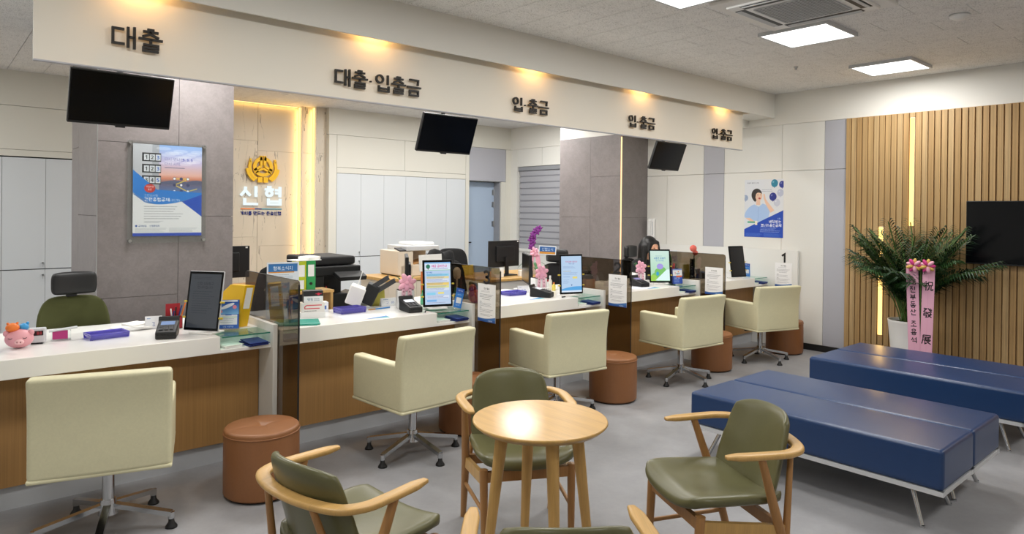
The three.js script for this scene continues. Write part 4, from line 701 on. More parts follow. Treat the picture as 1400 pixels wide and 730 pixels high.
// ================================================================ posters
const poster1Tex = canvasTex(560, 792, (c, w, h) => {
  let g = c.createLinearGradient(0, 0, 0, 430); g.addColorStop(0, '#8fb3e6'); g.addColorStop(0.35, '#c9bfe0'); g.addColorStop(0.6, '#e8b9ab'); g.addColorStop(0.68, '#d98d72'); g.addColorStop(0.8, '#6c6b88'); g.addColorStop(1, '#5d88c4'); c.fillStyle = g; c.fillRect(0, 0, w, 520);
  c.fillStyle = '#c3c6cc'; c.fillRect(0, 0, 205, 430); c.fillStyle = '#a9adb5'; c.fillRect(150, 0, 55, 430);
  for (let i = 0; i < 18; i++) { c.fillStyle = 'rgba(255,255,255,0.25)'; c.beginPath(); c.ellipse(240 + (i * 71) % 320, 30 + (i * 37) % 130, 60, 14, 0, 0, 7); c.fill(); }
  c.fillStyle = '#5e6480'; c.beginPath(); c.moveTo(205, 330); c.quadraticCurveTo(330, 285, 430, 318); c.quadraticCurveTo(500, 290, w, 306); c.lineTo(w, 340); c.lineTo(205, 340); c.fill();
  for (let k = 0; k < 3; k++) { const y = 74 + k * 98; c.fillStyle = '#23262d'; c.fillRect(70, y, 150, 74); for (let j = 0; j < 3; j++) { c.fillStyle = '#d7dde2'; c.fillRect(84 + j * 46, y + 12, 40, 52); c.fillStyle = j === 2 ? '#1e58c0' : '#30343a'; c.font = 'bold 44px sans-serif'; c.textAlign = 'center'; c.fillText([['1', '2', '3'], ['1', '2', '3'], ['3', '4', '5']][k][j], 104 + j * 46, y + 54); } } c.textAlign = 'left';
  write(c, '다시 만나는', 250, 106, 27, '#6b6fae', { weight: 0.08 }); write(c, '3.3.5', 395, 104, 30, '#2a3fb0'); write(c, '다시 시작', 250, 148, 27, '#6b6fae', { weight: 0.08 }); greek(c, 250, 192, 230, 1, 10, '#55597c', 7, 4);
  c.strokeStyle = '#e9d34a'; c.lineWidth = 7; c.beginPath(); c.moveTo(330, 290); c.lineTo(450, 290); c.lineTo(330, 345); c.lineTo(440, 400); c.lineTo(520, 375); c.stroke();
  for (let i = 0; i < 3; i++) for (let j = 0; j < 3; j++) { c.fillStyle = (i + j) % 2 ? '#3a4470' : '#f4f6fa'; c.beginPath(); c.arc(330 + i * 56, 290 + j * 55, 12, 0, 7); c.fill(); c.strokeStyle = '#3a4470'; c.lineWidth = 3; c.stroke(); }
  c.fillStyle = '#2f86dc'; c.beginPath(); c.moveTo(0, 225); c.lineTo(190, 390); c.lineTo(w, 410); c.lineTo(w, 430); c.lineTo(330, 505); c.quadraticCurveTo(200, 540, 110, 490); c.lineTo(0, 420); c.fill();
  c.fillStyle = '#f0f2f4'; c.beginPath(); c.moveTo(0, 430); c.lineTo(90, 500); c.quadraticCurveTo(200, 540, 390, 490); c.lineTo(w, 620); c.lineTo(w, h); c.lineTo(0, h); c.fill(); c.fillStyle = '#2456c4'; c.beginPath(); c.moveTo(w, 425); c.lineTo(395, 492); c.lineTo(w, 622); c.fill();
  c.fillStyle = '#d2413a'; c.beginPath(); c.ellipse(132, 380, 44, 38, 0, 0, 7); c.fill(); write(c, '가입하면', 132, 358, 15, '#fff', { align: 'centre' }); write(c, '좋은', 132, 382, 15, '#fff', { align: 'centre' });
  write(c, '간편심사형', 88, 432, 20, '#e8f2ff', { weight: 0.08 }); write(c, '간편종합공제', 88, 460, 31, '#ffffff', { weight: 0.13 }); write(c, '(갱신형)', 292, 468, 20, '#e8f2ff', { weight: 0.08 });
  for (let i = 0; i < 6; i++) greek(c, 88, 534 + i * 21, 320, 1, 20, '#8f959e', 5, 20 + i); greek(c, 88, 662, 170, 3, 7, '#aab0b8', 3, 31);
  c.fillStyle = '#2a5cae'; c.beginPath(); c.arc(28, 705, 9, 0, 7); c.fill(); write(c, '공제상담', 44, 697, 15, '#2a4d8e'); write(c, '신협중앙회', 132, 697, 15, '#2a4d8e'); greek(c, 20, 724, 250, 5, 8, '#b5bac0', 3, 41); greek(c, 290, 724, 250, 5, 8, '#b5bac0', 3, 42); c.fillStyle = '#2a4fc0'; c.fillRect(0, h - 26, w, 26);
});
{
  const t = thing('framed_poster', 'framed blue and white poster under clear acrylic on the stone pillar', 'poster', [1.453, 1.622, -5.72]);
  const [g, m] = printed(0.49, 0.7, 0.003, poster1Tex, M.paper, 0.4); const s = part('print', g, m, t); s.position.set(0.002, 0.015, 0.014);
  part('backing_sheet', span(-0.28, 0.28, -0.388, 0.388, 0.006, 0.011), M.clear, t);
  part('acrylic_sheet', span(-0.28, 0.28, -0.388, 0.388, 0.02, 0.024), M.clear, t);
  for (const sx of [-1, 1]) for (const sy of [-1, 1]) part('standoff', [at(cyl(0.012, 0.012, 0.03, 0, 0, 0, 18), sx * 0.262, sy * 0.37, 0.015, Math.PI / 2)], M.chrome, t);
}
const poster2Tex = canvasTex(420, 600, (c, w, h) => {
  c.fillStyle = '#dcdfe4'; c.fillRect(0, 0, w, h);
  write(c, '평생의 동반자 신협', 30, 28, 13, '#555b6a', { weight: 0.09 });
  for (const [x, y, r, a] of [[325, 42, 36, '#1f7f9c'], [405, 55, 32, '#22308e'], [310, 180, 38, '#1d2b86'], [388, 140, 34, '#b9bfd2'], [352, 240, 34, '#c6cad8'], [12, 190, 28, '#98a8c4']]) { c.fillStyle = a; c.beginPath(); c.ellipse(x, y, r, r * 1.12, 0, 0, 7); c.fill(); c.fillStyle = 'rgba(255,255,255,0.35)'; c.beginPath(); c.ellipse(x - r * 0.35, y - r * 0.4, r * 0.22, r * 0.3, 0.6, 0, 7); c.fill(); c.fillStyle = a; c.beginPath(); c.moveTo(x, y + r); c.lineTo(x - 5, y + r + 11); c.lineTo(x + 5, y + r + 11); c.fill(); }
  greek(c, 190, 104, 120, 2, 16, '#8a8fa0', 4, 61);
  c.fillStyle = '#2a2322'; c.beginPath(); c.ellipse(135, 160, 58, 66, 0, 0, 7); c.fill(); c.fillStyle = '#e9c2a8'; c.beginPath(); c.ellipse(158, 170, 38, 52, 0.1, 0, 7); c.fill(); c.fillRect(130, 205, 44, 60); c.fillStyle = '#2a2322'; c.beginPath(); c.moveTo(90, 190); c.quadraticCurveTo(92, 98, 150, 104); c.quadraticCurveTo(190, 108, 190, 150); c.quadraticCurveTo(150, 120, 128, 150); c.quadraticCurveTo(116, 190, 122, 236); c.lineTo(96, 214); c.fill();
  c.fillStyle = '#b5433f'; c.beginPath(); c.ellipse(166, 196, 13, 9, 0.1, 0, 7); c.fill(); c.fillStyle = '#3a2b28'; c.fillRect(140, 158, 16, 4); c.fillRect(172, 158, 14, 4);
  c.fillStyle = '#a9c4ea'; c.beginPath(); c.moveTo(0, 380); c.quadraticCurveTo(20, 290, 110, 258); c.lineTo(158, 284); c.lineTo(200, 250); c.quadraticCurveTo(262, 262, 280, 330); c.lineTo(250, 440); c.lineTo(70, 440); c.lineTo(66, 400); c.lineTo(10, 400); c.fill(); c.strokeStyle = '#8aa8d6'; c.lineWidth = 3; c.beginPath(); c.moveTo(158, 284); c.lineTo(150, 430); c.stroke();
  c.fillStyle = '#e9c2a8'; c.beginPath(); c.moveTo(236, 262); c.lineTo(212, 200); c.lineTo(206, 150); c.lineTo(222, 150); c.lineTo(232, 200); c.lineTo(254, 232); c.lineTo(326, 320); c.lineTo(286, 344); c.fill(); c.beginPath(); c.moveTo(10, 402); c.lineTo(66, 402); c.lineTo(120, 440); c.lineTo(100, 456); c.fill();
  c.fillStyle = '#1f49b4'; c.beginPath(); c.moveTo(0, 520); c.lineTo(w, 318); c.lineTo(w, h); c.lineTo(0, h); c.fill(); c.fillStyle = '#58a98c'; c.fillRect(36, 436, 86, 18); c.fillStyle = '#f0e7d2'; c.fillRect(118, 430, 26, 44);
  write(c, '신협', 360, 396, 15, '#cfe0ff'); write(c, '배당받는', 400, 420, 30, '#ffffff', { align: 'right', weight: 0.12 }); write(c, '보너스종신공제', 400, 458, 31, '#ffffff', { align: 'right', weight: 0.14, squeeze: 0.92 }); for (let i = 0; i < 4; i++) greek(c, 175, 502 + i * 13, 220, 1, 10, '#b9cbf2', 3.4, 70 + i); greek(c, 16, 560, 185, 5, 7.5, '#5c82d6', 3, 80); greek(c, 215, 560, 190, 5, 7.5, '#5c82d6', 3, 81);
});
{ const [g, m] = printed(0.487, 0.68, 0.002, poster2Tex, M.paper, 0.4); const o = part('wall_poster', g, m, scene); o.position.set(XE + 0.0025, 1.573, -4.047); o.rotation.y = -Math.PI / 2; tag(o, 'blue and white poster of a calling person and balloons on the end wall', 'poster'); }

// ================================================================ things on the counters
const clampMat = std(0xc8b13a, 0.35);
function tablet([x, z], yaw, tilt, mat, label, scale = 1, frame = M.black) {
  const t = thing('tablet_stand', label, 'tablet', [x, CT, z], yaw, 'customer tablets on the counters'), W = 0.226 * scale, H = 0.342 * scale;
  part('stand_base', rbox(0.15, 0.012, 0.12, 0.005).translate(0, 0.006, -0.05), M.whiteMatte, t);
  part('stand_arm', [bar(V(0, 0.01, -0.085), V(0, 0.2, -0.075), 0.03, 0.01, V(0, 0, 1)), box(0.1, 0.08, 0.014, 0, 0.2, -0.062)], M.black, t);
  const b = part('tablet', rbox(W, H, 0.011, 0.0053, 1).translate(0, H / 2, 0), frame, t); b.position.set(0, 0.02, 0.0); b.rotation.x = -tilt;
  const [g, m] = printed(W - 0.006, H - 0.006, 0.0016, M.blackGloss, M.blackGloss); const gl = part('glass', g, m, b); gl.position.set(0, H / 2, 0.0062);
  const q = printed(W - 0.028, H - 0.034, 0.001, mat, M.black); const sc = part('screen', q[0], q[1], b); sc.position.set(0, H / 2, 0.0072);
  for (const yy of [0.075, 0.165]) part('side_clamp', [rbox(0.02, 0.012, 0.022, 0.004).translate(-W / 2 - 0.004, yy, 0), rbox(0.02, 0.012, 0.022, 0.004).translate(W / 2 + 0.004, yy, 0)], clampMat, b);
  return t;
}
const offTex = canvasTex(220, 340, (c, w, h) => { c.fillStyle = '#474d57'; c.fillRect(0, 0, w, h); greek(c, 26, 20, 160, 2, 9, '#343a45', 3, 3); write(c, '신협 상담창구', 110, 52, 17, '#2c323c', { align: 'centre' }); write(c, '안내드립니다', 110, 76, 17, '#2c323c', { align: 'centre' }); greek(c, 26, 110, 160, 10, 15, '#363d48', 3.4, 7); });  // lightened grey-blue has the ceiling reflection put into the screen colour
const deadTex = canvasTex(64, 96, (c, w, h) => { c.fillStyle = '#131416'; c.fillRect(0, 0, w, h); });
const screen2 = canvasTex(300, 460, (c, w, h) => {
  c.fillStyle = '#bcd2ee'; c.fillRect(0, 0, w, h); c.fillStyle = '#7fb4e8'; c.fillRect(0, 0, w, 14); c.fillStyle = '#dfe9fa'; c.fillRect(0, 14, w, 70); c.fillStyle = '#2f7a62'; c.beginPath(); c.arc(40, 46, 24, 0, 7); c.fill(); c.fillStyle = '#6a4b35'; c.fillRect(36, 62, 9, 18); write(c, '예금 금리안내', 80, 28, 27, '#d9539a', { weight: 0.13, squeeze: 0.95 }); greek(c, 84, 66, 190, 1, 8, '#7a86b8', 6, 5); c.fillStyle = '#8fd08a'; c.fillRect(0, 84, w, 5);
  const row = (y, col, n, hh) => { c.fillStyle = col; c.fillRect(20, y, w - 40, hh); for (let i = 0; i < n; i++) greek(c, 26, y + 4 + i * 10, w - 54, 1, 10, '#6f7fae', 4, y + i); };
  write(c, '정기예금', 22, 104, 15, '#2a5ba8'); row(126, '#8fd3ef', 2, 26); row(154, '#e9d9a2', 2, 24); row(180, '#dbe4f4', 3, 34); row(222, '#f0cf72', 2, 30); row(256, '#e6e38f', 2, 24); row(282, '#dbe4f4', 2, 26); c.fillStyle = '#8fd3ef'; c.fillRect(22, 330, 100, 26); c.fillStyle = '#efe08a'; c.fillRect(150, 326, 70, 22); row(362, '#dbe4f4', 3, 34); c.fillStyle = '#7fb4e8'; c.fillRect(22, 408, 110, 22); row(434, '#c7d5ec', 1, 14);
});
const screen3 = canvasTex(300, 460, (c, w, h) => { c.fillStyle = '#b9d3ee'; c.fillRect(0, 0, w, h); write(c, '전자금융 이용안내', w / 2, 62, 19, '#c0527e', { align: 'centre' }); write(c, '서비스 신청', w / 2, 90, 15, '#4a5f9a', { align: 'centre' }); greek(c, 26, 130, 200, 3, 11, '#8398c0', 3.4, 3); greek(c, 26, 190, 150, 1, 10, '#c29a3d', 5, 9); greek(c, 26, 210, 220, 3, 12, '#8398c0', 3.6, 11); greek(c, 26, 262, 130, 1, 10, '#5a79b8', 5, 15); c.fillStyle = '#ead87a'; c.fillRect(165, 262, 70, 26); greek(c, 26, 300, 90, 4, 14, '#8398c0', 3.6, 17); c.fillStyle = '#59a7e2'; c.beginPath(); c.moveTo(0, h - 40); c.quadraticCurveTo(150, h - 80, w, h - 70); c.lineTo(w, h - 22); c.lineTo(0, h - 22); c.fill(); c.fillStyle = '#d9e6f6'; c.fillRect(0, h - 22, w, 22); c.fillStyle = '#2b4f8c'; c.beginPath(); c.arc(150, h - 90, 8, 0, 7); c.fill(); });
const screen4 = canvasTex(300, 460, (c, w, h) => {
  const g = c.createLinearGradient(0, 0, 0, h); g.addColorStop(0, '#cfe6dc'); g.addColorStop(1, '#a9d6b4'); c.fillStyle = g; c.fillRect(0, 0, w, h); greek(c, 80, 76, 140, 1, 10, '#6e93b8', 5, 3); write(c, '새로운 온뱅크', w / 2, 100, 27, '#3a6fb4', { align: 'centre', weight: 0.12 }); write(c, '만나보세요', w / 2, 136, 24, '#5b94cc', { align: 'centre' });
  c.fillStyle = '#7ec06a'; for (const [x, y, r] of [[120, 330, 60], [190, 300, 52], [70, 400, 62], [150, 390, 66]]) { c.beginPath(); c.arc(x, y, r, 0, 7); c.fill(); } c.fillStyle = '#9fcf58'; c.beginPath(); c.arc(40, 420, 55, 0, 7); c.fill(); c.fillStyle = '#3f9fd0'; c.beginPath(); c.ellipse(108, 350, 22, 30, 0, 0, 7); c.fill(); c.fillStyle = '#a79be0'; c.beginPath(); c.ellipse(150, 240, 52, 44, 0, 0, 7); c.fill();
  c.fillStyle = '#dff7f5'; c.beginPath(); c.moveTo(w, 282); c.lineTo(250, 290); c.lineTo(70, 452); c.lineTo(w, 452); c.fill();
});
tablet([1.221, -4.085], -0.93, 0.165, printMat(offTex, 0.16), 'dark customer tablet beside the yellow file box on the piggy bank counter', 1, M.lightGrey);
tablet([2.87, -4.09], -0.295, 0.1, screenMat(screen2, 0.78), 'lit tablet showing a table of rates beside the blue card', 1, M.black);
tablet([4.227, -4.04], -0.289, 0.06, screenMat(screen3, 0.8), 'lit tablet with a light blue page before the glass panel marked two', 1, M.black);
tablet([5.66, -4.17], -0.62, 0.158, screenMat(screen4, 0.85), 'lit tablet with a green page before the seated person', 0.99, M.black);
tablet([6.9, -4.02], -0.2, 0.164, printMat(deadTex, 0.2), 'black switched-off tablet on the counter at the end wall', 1.02, M.black);

function cardTerminal([x, z], yaw, label, screen) {
  const t = thing('card_terminal', label, 'card terminal', [x, CT, z], yaw, 'card terminals on the counters');
  part('body', rbox(0.105, 0.05, 0.185, 0.008, 4, (v) => { if (v.y > 0) v.y += (-v.z / 0.185 + 0.5) * 0.045 - 0.01; }).translate(0, 0.026, 0), M.black, t);
  const s = part('screen', box(0.07, 0.002, 0.045), screen, t); s.position.set(0, 0.072, -0.03); s.rotation.x = 0.24;
  const keys = []; for (let i = 0; i < 3; i++) for (let j = 0; j < 4; j++) keys.push(at(rbox(0.02, 0.005, 0.012, 0.002, 1, null, 2), -0.026 + i * 0.026, 0.0645 - j * 0.0042, 0.012 + j * 0.0175, 0.24));
  part('keypad', keys, M.darkGrey, t);
  part('rear_hood', at(rbox(0.108, 0.055, 0.02, 0.006), 0, 0.075, -0.085, -0.3), M.black, t);
}
const lcdBlue = glow(new THREE.Color(0.35, 0.5, 0.85), 0.55), lcdWhite = glow(new THREE.Color(0.9, 0.93, 1), 0.95), lcdViolet = glow(new THREE.Color(0.5, 0.45, 0.9), 0.5);
cardTerminal([1.055, -4.13], -0.35, 'black card terminal with a blue display beside the dark tablet', lcdBlue);
cardTerminal([2.66, -4.13], -0.15, 'black card terminal with a white display before the pink flower bow', lcdWhite);
cardTerminal([4.0, -4.17], 0.5, 'black card terminal beside the light blue tablet screen', lcdWhite);
cardTerminal([5.36, -4.2], -0.2, 'black card terminal with a violet display beside the green screen', lcdViolet);
cardTerminal([6.62, -4.27], 0.2, 'black card terminal behind the glass panel with the coral flower', lcdBlue);

function tray([x, z], yaw, label, n = 1) {
  const t = thing('money_tray', label, 'tray', [x, CT, z], yaw, 'violet money trays');
  for (let k = 0; k < n; k++) { const w = 0.2, d = 0.13, y = k * 0.007, q = []; q.push(box(w - 0.03, 0.004, d - 0.03, 0, y + 0.002, 0)); for (const s of [-1, 1]) { q.push(at(box(w - 0.006, 0.026, 0.003), 0, y + 0.013, s * (d / 2 - 0.008), s * 0.35), at(box(0.003, 0.026, d - 0.006), s * (w / 2 - 0.008), y + 0.013, 0, 0, 0, -s * 0.35)); } part('tray_shell', q, M.purple, t); }
}
tray([0.79, -4.31], 0.12, 'violet plastic money tray before the green office chair', 2); tray([2.29, -4.34], 0.05, 'stacked violet money trays before the black copier', 3); tray([3.9, -4.42], 0.0, 'violet money tray beside the glass panel marked three', 2);
// piggy bank with two small round toys on its head
{
  const t = thing('piggy_bank', 'round pink piggy bank with sleepy eyes on the counter', 'piggy bank', [0.39, CT, -4.25], -0.25);
  const s = (rx, ry, rz, x, y, z) => metric(new THREE.SphereGeometry(1, 24, 16).scale(rx, ry, rz).translate(x, y, z));
  part('body', s(0.062, 0.048, 0.052, 0, 0.0485, 0), M.pinkPig, t);
  for (const k of [-1, 1]) part('ear', s(0.014, 0.016, 0.008, k * 0.052, 0.078, 0.012), M.pinkPig, t);
  const n = part('snout', at(s(0.021, 0.014, 0.012, 0, 0, 0), 0.008, 0.038, 0.05), std(0xf3c0c2, 0.5), t); for (const k of [-1, 1]) part('nostril', s(0.003, 0.0045, 0.002, 0.008 + k * 0.007, 0.038, 0.0615), std(0x9a5a60, 0.6), n);
  for (const k of [-1, 1]) part('eye', tube([[k * 0.03 - 0.009, 0.058, 0.046], [k * 0.03, 0.054, 0.047], [k * 0.03 + 0.009, 0.058, 0.046]], 0.0015, 10, 6), M.black, t);
  single('toy_ball', [s(0.03, 0.024, 0.026, 0, 0.022, 0), s(0.006, 0.006, 0.006, -0.02, 0.044, 0), s(0.006, 0.006, 0.006, 0.02, 0.044, 0)], M.orange, 'small orange round toy sitting on the piggy bank', 'toy', [0.362, CT + 0.084, -4.25]);
  single('toy_ball', [s(0.022, 0.02, 0.022, 0, 0.018, 0), s(0.007, 0.009, 0.007, 0.016, 0.036, 0)], std(0x3b9ad6, 0.5), 'small blue round toy sitting on the piggy bank', 'toy', [0.41, CT + 0.085, -4.262]);
}
{ // small digital counter
  const t = thing('digital_counter', 'small grey box with a dark red digital display', 'display', [0.475, CT, -4.33], -0.25);
  part('case', rbox(0.075, 0.075, 0.05, 0.006).translate(0, 0.045, 0), M.lightGrey, t); part('foot', box(0.05, 0.01, 0.04, 0, 0.005, 0), M.black, t);
  const tex = canvasTex(96, 40, (c) => { c.fillStyle = '#120607'; c.fillRect(0, 0, 96, 40); c.fillStyle = '#c8343c'; c.font = 'bold 34px monospace'; c.fillText('88', 48, 32); }); const [g, m] = printed(0.058, 0.024, 0.002, screenMat(tex, 0.6), M.black); part('display', g, m, t).position.set(0, 0.058, 0.026);
}
{ const t = thing('card_box', 'clear box of pink cards beside the digital display', 'card box', [0.585, CT, -4.37], -0.12); part('box', [span(-0.045, 0.045, 0, 0.004, -0.03, 0.03), span(-0.045, 0.045, 0, 0.05, -0.03, -0.027), span(-0.045, -0.042, 0, 0.05, -0.03, 0.03), span(0.042, 0.045, 0, 0.05, -0.03, 0.03)], M.clear, t); part('cards', at(box(0.07, 0.045, 0.02), -0.004, 0.03, 0.012, -0.2), M.magenta, t); part('lid', at(box(0.13, 0.006, 0.05), 0.01, 0.058, 0, 0, 0, 0.1), M.lightGrey, t); }
function nameCard([x, y, z], yaw, s, label, w = 0.11, h = 0.062) { const tex = canvasTex(220, 124, (c) => { c.fillStyle = '#eef0f2'; c.fillRect(0, 0, 220, 124); greek(c, 24, 20, 60, 1, 8, '#3c6fb0', 6, 3); write(c, s, 110, 58, s.length > 2 ? 34 : 40, '#3a56a0', { align: 'centre', weight: 0.08 }); }); const [g, m] = printed(w, h, 0.003, tex, M.paper); const t = thing('name_plate', label, 'name plate', [x, y, z], yaw); const f = part('front_card', g, m, t); f.position.set(0, h / 2, 0); f.rotation.x = -0.25; f.position.z = -0.0; const b = part('back_card', box(w, h, 0.003), M.paper, t); b.position.set(0, h / 2, -0.018); b.rotation.x = 0.25; }
nameCard([1.06, CT, -4.45], -0.2, '강', 'white name plate beside the loose papers before the stone pillar', 0.09, 0.075);
nameCard([2.71, CT, -4.46], -0.1, '고 은 비', 'white name plate beside the phone-like cash scanner', 0.19, 0.06); nameCard([4.07, CT, -4.48], -0.1, '김 은', 'white name plate behind the third card terminal', 0.12, 0.06);
single('paper_pile', [at(box(0.2, 0.008, 0.14), 0, 0.004, 0, 0, 0.3), at(box(0.19, 0.01, 0.13), 0.02, 0.013, 0.01, 0, 0.1), at(box(0.13, 0.006, 0.16), 0.03, 0.021, -0.01, 0, -0.25), at(box(0.1, 0.012, 0.1), 0.04, 0.03, 0, 0.06, 0.4)], M.paper, 'pile of white papers before the stone pillar', 'papers', [0.93, CT, -4.5]);
{ const t = thing('pen_holder', 'dark red pen holder with pens behind the dark tablet', 'pen holder', [1.16, CT, -4.4]); part('cup', [span(-0.04, 0.04, 0, 0.004, -0.03, 0.03), span(-0.04, 0.04, 0, 0.07, 0.027, 0.03), span(-0.04, -0.037, 0, 0.07, -0.03, 0.03), span(0.037, 0.04, 0, 0.07, -0.03, 0.03), span(-0.04, 0.04, 0, 0.145, -0.03, -0.027)], M.red, t); [[-0.02, M.navy, 0.06], [-0.006, M.white, -0.05], [0.01, M.navy, 0.1], [0.024, M.orange, 0.12], [0.002, M.black, 0.02]].forEach(([x, m, a]) => part('pen', metric(rod(V(x, 0.006, 0), V(x + a * 0.3, 0.125 + x, 0.01), 0.004, 0.004, 8)), m, t)); }
const airTex = canvasTex(200, 300, (c, w, h) => { c.fillStyle = '#2c62bd'; c.fillRect(0, 0, w, h); const g = c.createLinearGradient(0, 20, 0, 150); g.addColorStop(0, '#1f4fa8'); g.addColorStop(1, '#7fb9e4'); c.fillStyle = g; c.fillRect(0, 20, w, 130); c.fillStyle = '#eef1f5'; c.fillRect(14, 4, w - 28, 16); c.beginPath(); c.ellipse(88, 66, 72, 18, -0.42, 0, 7); c.fill(); c.fillStyle = '#e58a98'; c.beginPath(); c.arc(158, 76, 20, 0, 7); c.fill(); c.beginPath(); c.arc(28, 122, 14, 0, 7); c.fill(); c.fillStyle = '#e9ecef'; c.fillRect(14, 156, w - 28, 104); c.fillStyle = '#2c62bd'; c.fillRect(70, 150, 60, 12); greek(c, 22, 178, 150, 4, 18, '#8b97a8', 4, 9); c.fillStyle = '#bfe0c0'; c.fillRect(14, 176, w - 28, 8); write(c, '신협 여행적금', w / 2, 272, 15, '#e8f0ff', { align: 'centre' }); });
const teeTex = canvasTex(200, 260, (c, w, h) => { c.fillStyle = '#eef0f4'; c.fillRect(0, 0, w, h); c.fillStyle = '#7d8ec8'; c.fillRect(0, 0, w, 22); c.font = 'bold 46px sans-serif'; c.fillStyle = '#d33d63'; c.fillText('T', 40, 96); c.fillStyle = '#3fa06a'; c.fillText('o', 72, 96); c.fillStyle = '#2d56b8'; c.fillText('ps', 100, 96); c.fillStyle = '#e08a3a'; c.beginPath(); c.arc(120, 50, 12, 0, 7); c.fill(); c.fillStyle = '#2450b4'; c.fillRect(0, 124, w, h); c.fillStyle = '#e46a3c'; c.fillRect(70, 118, 120, 30); write(c, '조합원 모집', 20, 152, 22, '#ffffff'); greek(c, 20, 190, 150, 3, 18, '#bcd0ff', 6, 4); });
function leafletBox([x, z], yaw, tex, label, w = 0.115, h = 0.17, y = CT) { const t = thing('leaflet_holder', label, 'leaflet holder', [x, y, z], yaw, 'leaflet holders on the counters'); const [g, m] = printed(w, h, 0.02, tex, M.navy, 0.35); const o = part('leaflets', g, m, t); o.position.set(0, h / 2 + 0.006, 0); o.rotation.x = -0.12; part('holder', [span(-w / 2 - 0.004, w / 2 + 0.004, 0, 0.005, -0.04, 0.035), at(box(w + 0.008, h * 0.9, 0.003), 0, h * 0.46, -0.028, -0.12)], M.clear, t); }
leafletBox([1.4, -4.16], -0.5, airTex, 'blue and white leaflet box between dark tablet and yellow file box'); leafletBox([5.83, -4.09], -0.3, teeTex, 'blue and white leaflet box with pens beside the green screen', 0.115, 0.15, CT); leafletBox([7.06, -4.12], -0.35, teeTex, 'blue and white leaflet box beside the switched-off tablet', 0.09, 0.16, CT);
for (const [x, z, l, n] of [[5.86, -4.17, 'dark pen cup behind the blue and white leaflet box', 9]]) { const t = thing('pen_holder', l, 'pen holder', [x, CT, z]); part('cup', cyl(0.035, 0.038, 0.1, 0, 0.05, 0), M.black, t); for (let k = 0; k < n; k++) part('pen', metric(rod(V(rr(-0.02, 0.02), 0.02, rr(-0.02, 0.02)), V(rr(-0.05, 0.05), 0.19 + rr(0, 0.03), rr(-0.03, 0.03)), 0.0045, 0.0045, 7)), k % 4 === 3 ? M.red : M.black, t); }
{ // yellow file box leaning on the divider
  const t = thing('file_box', 'yellow file box with a white spine label leaning by the glass panel', 'file box', [1.5, CT, -4.195], 0.42);
  const s = new THREE.Shape(); s.moveTo(0, 0); s.lineTo(0.19, 0); s.lineTo(0.23, 0.25); s.lineTo(0.11, 0.25); s.lineTo(0, 0.16); s.closePath();
  const g = metric(new THREE.ExtrudeGeometry(s, { depth: 0.075, bevelEnabled: true, bevelSize: 0.002, bevelThickness: 0.002, bevelSegments: 1 })); g.translate(-0.2, 0.002, -0.0375).rotateY(-Math.PI / 2);
  const o = part('body', g, M.yellow, t);
  const l = part('spine_label', at(box(0.048, 0.13, 0.002), 0, 0, 0), M.paper, o); l.position.set(0, 0.175, 0.0205); l.rotation.x = 0.158; o.rotation.z = -0.08;
}
// blue upright cards beside the tablets (their square codes are left blank)
const cardTex = canvasTex(120, 260, (c, w, h) => { c.fillStyle = '#2f7fd6'; c.fillRect(0, 0, w, h); c.fillStyle = '#2458b8'; c.fillRect(0, 0, w, 60); write(c, '간편가입', w / 2, 22, 17, '#fff', { align: 'centre' }); write(c, '바로가기', w / 2, 78, 15, '#e2efff', { align: 'centre' }); c.fillStyle = '#e9eef5'; c.fillRect(22, 122, 76, 76); greek(c, 24, 214, 70, 2, 12, '#cfe2ff', 4, 5); });
function standCard([x, z], yaw, roll, label, w = 0.062, h = 0.145) { const t = thing('stand_card', label, 'card', [x, CT, z], yaw, 'blue cards beside the tablets'); const [g, m] = printed(w, h, 0.004, cardTex, M.sky, 0.3); const o = part('card', g, m, t); o.position.set(roll * 0.05, h / 2 + 0.004, 0); o.rotation.set(-0.16, 0, -roll); part('foot', rbox(w, 0.006, 0.05, 0.002).translate(0, 0.003, -0.015), M.clear, t); }
standCard([3.008, -4.04], -0.25, 0.26, 'tilted blue card beside the tablet with the table of rates'); standCard([7.2, -4.1], -0.35, 0.1, 'blue card beside the switched-off tablet at the end wall', 0.09, 0.15);
// flower pots with ribbon bows
function bow(t, m, y, s, z = 0, n = 7) { for (let k = 0; k < n; k++) { const a = k / n * Math.PI * 2 + 0.2, r = s * (k % 2 ? 0.8 : 1), w = s * 0.66; const pts = []; const c = Math.cos(a), q = Math.sin(a); part('bow_loop', metric(new THREE.SphereGeometry(1, 12, 8).scale(r * 0.5, w * 0.42, s * 0.2).rotateZ(a).translate(c * r * 0.5, y + q * r * 0.5, z + (k % 3) * 0.006)), k % 4 === 1 ? M.pinkRibbon : m, t); } part('bow_knot', metric(new THREE.SphereGeometry(s * 0.2, 12, 10).translate(0, y, z + s * 0.25)), m, t); }
const miniRibbon = canvasTex(48, 160, (c, w, h) => { c.fillStyle = '#f0c4d2'; c.fillRect(0, 0, w, h); write(c, '축', 10, 20, 26, '#7a3048'); write(c, '개', 10, 62, 26, '#7a3048'); write(c, '업', 10, 104, 26, '#7a3048'); });
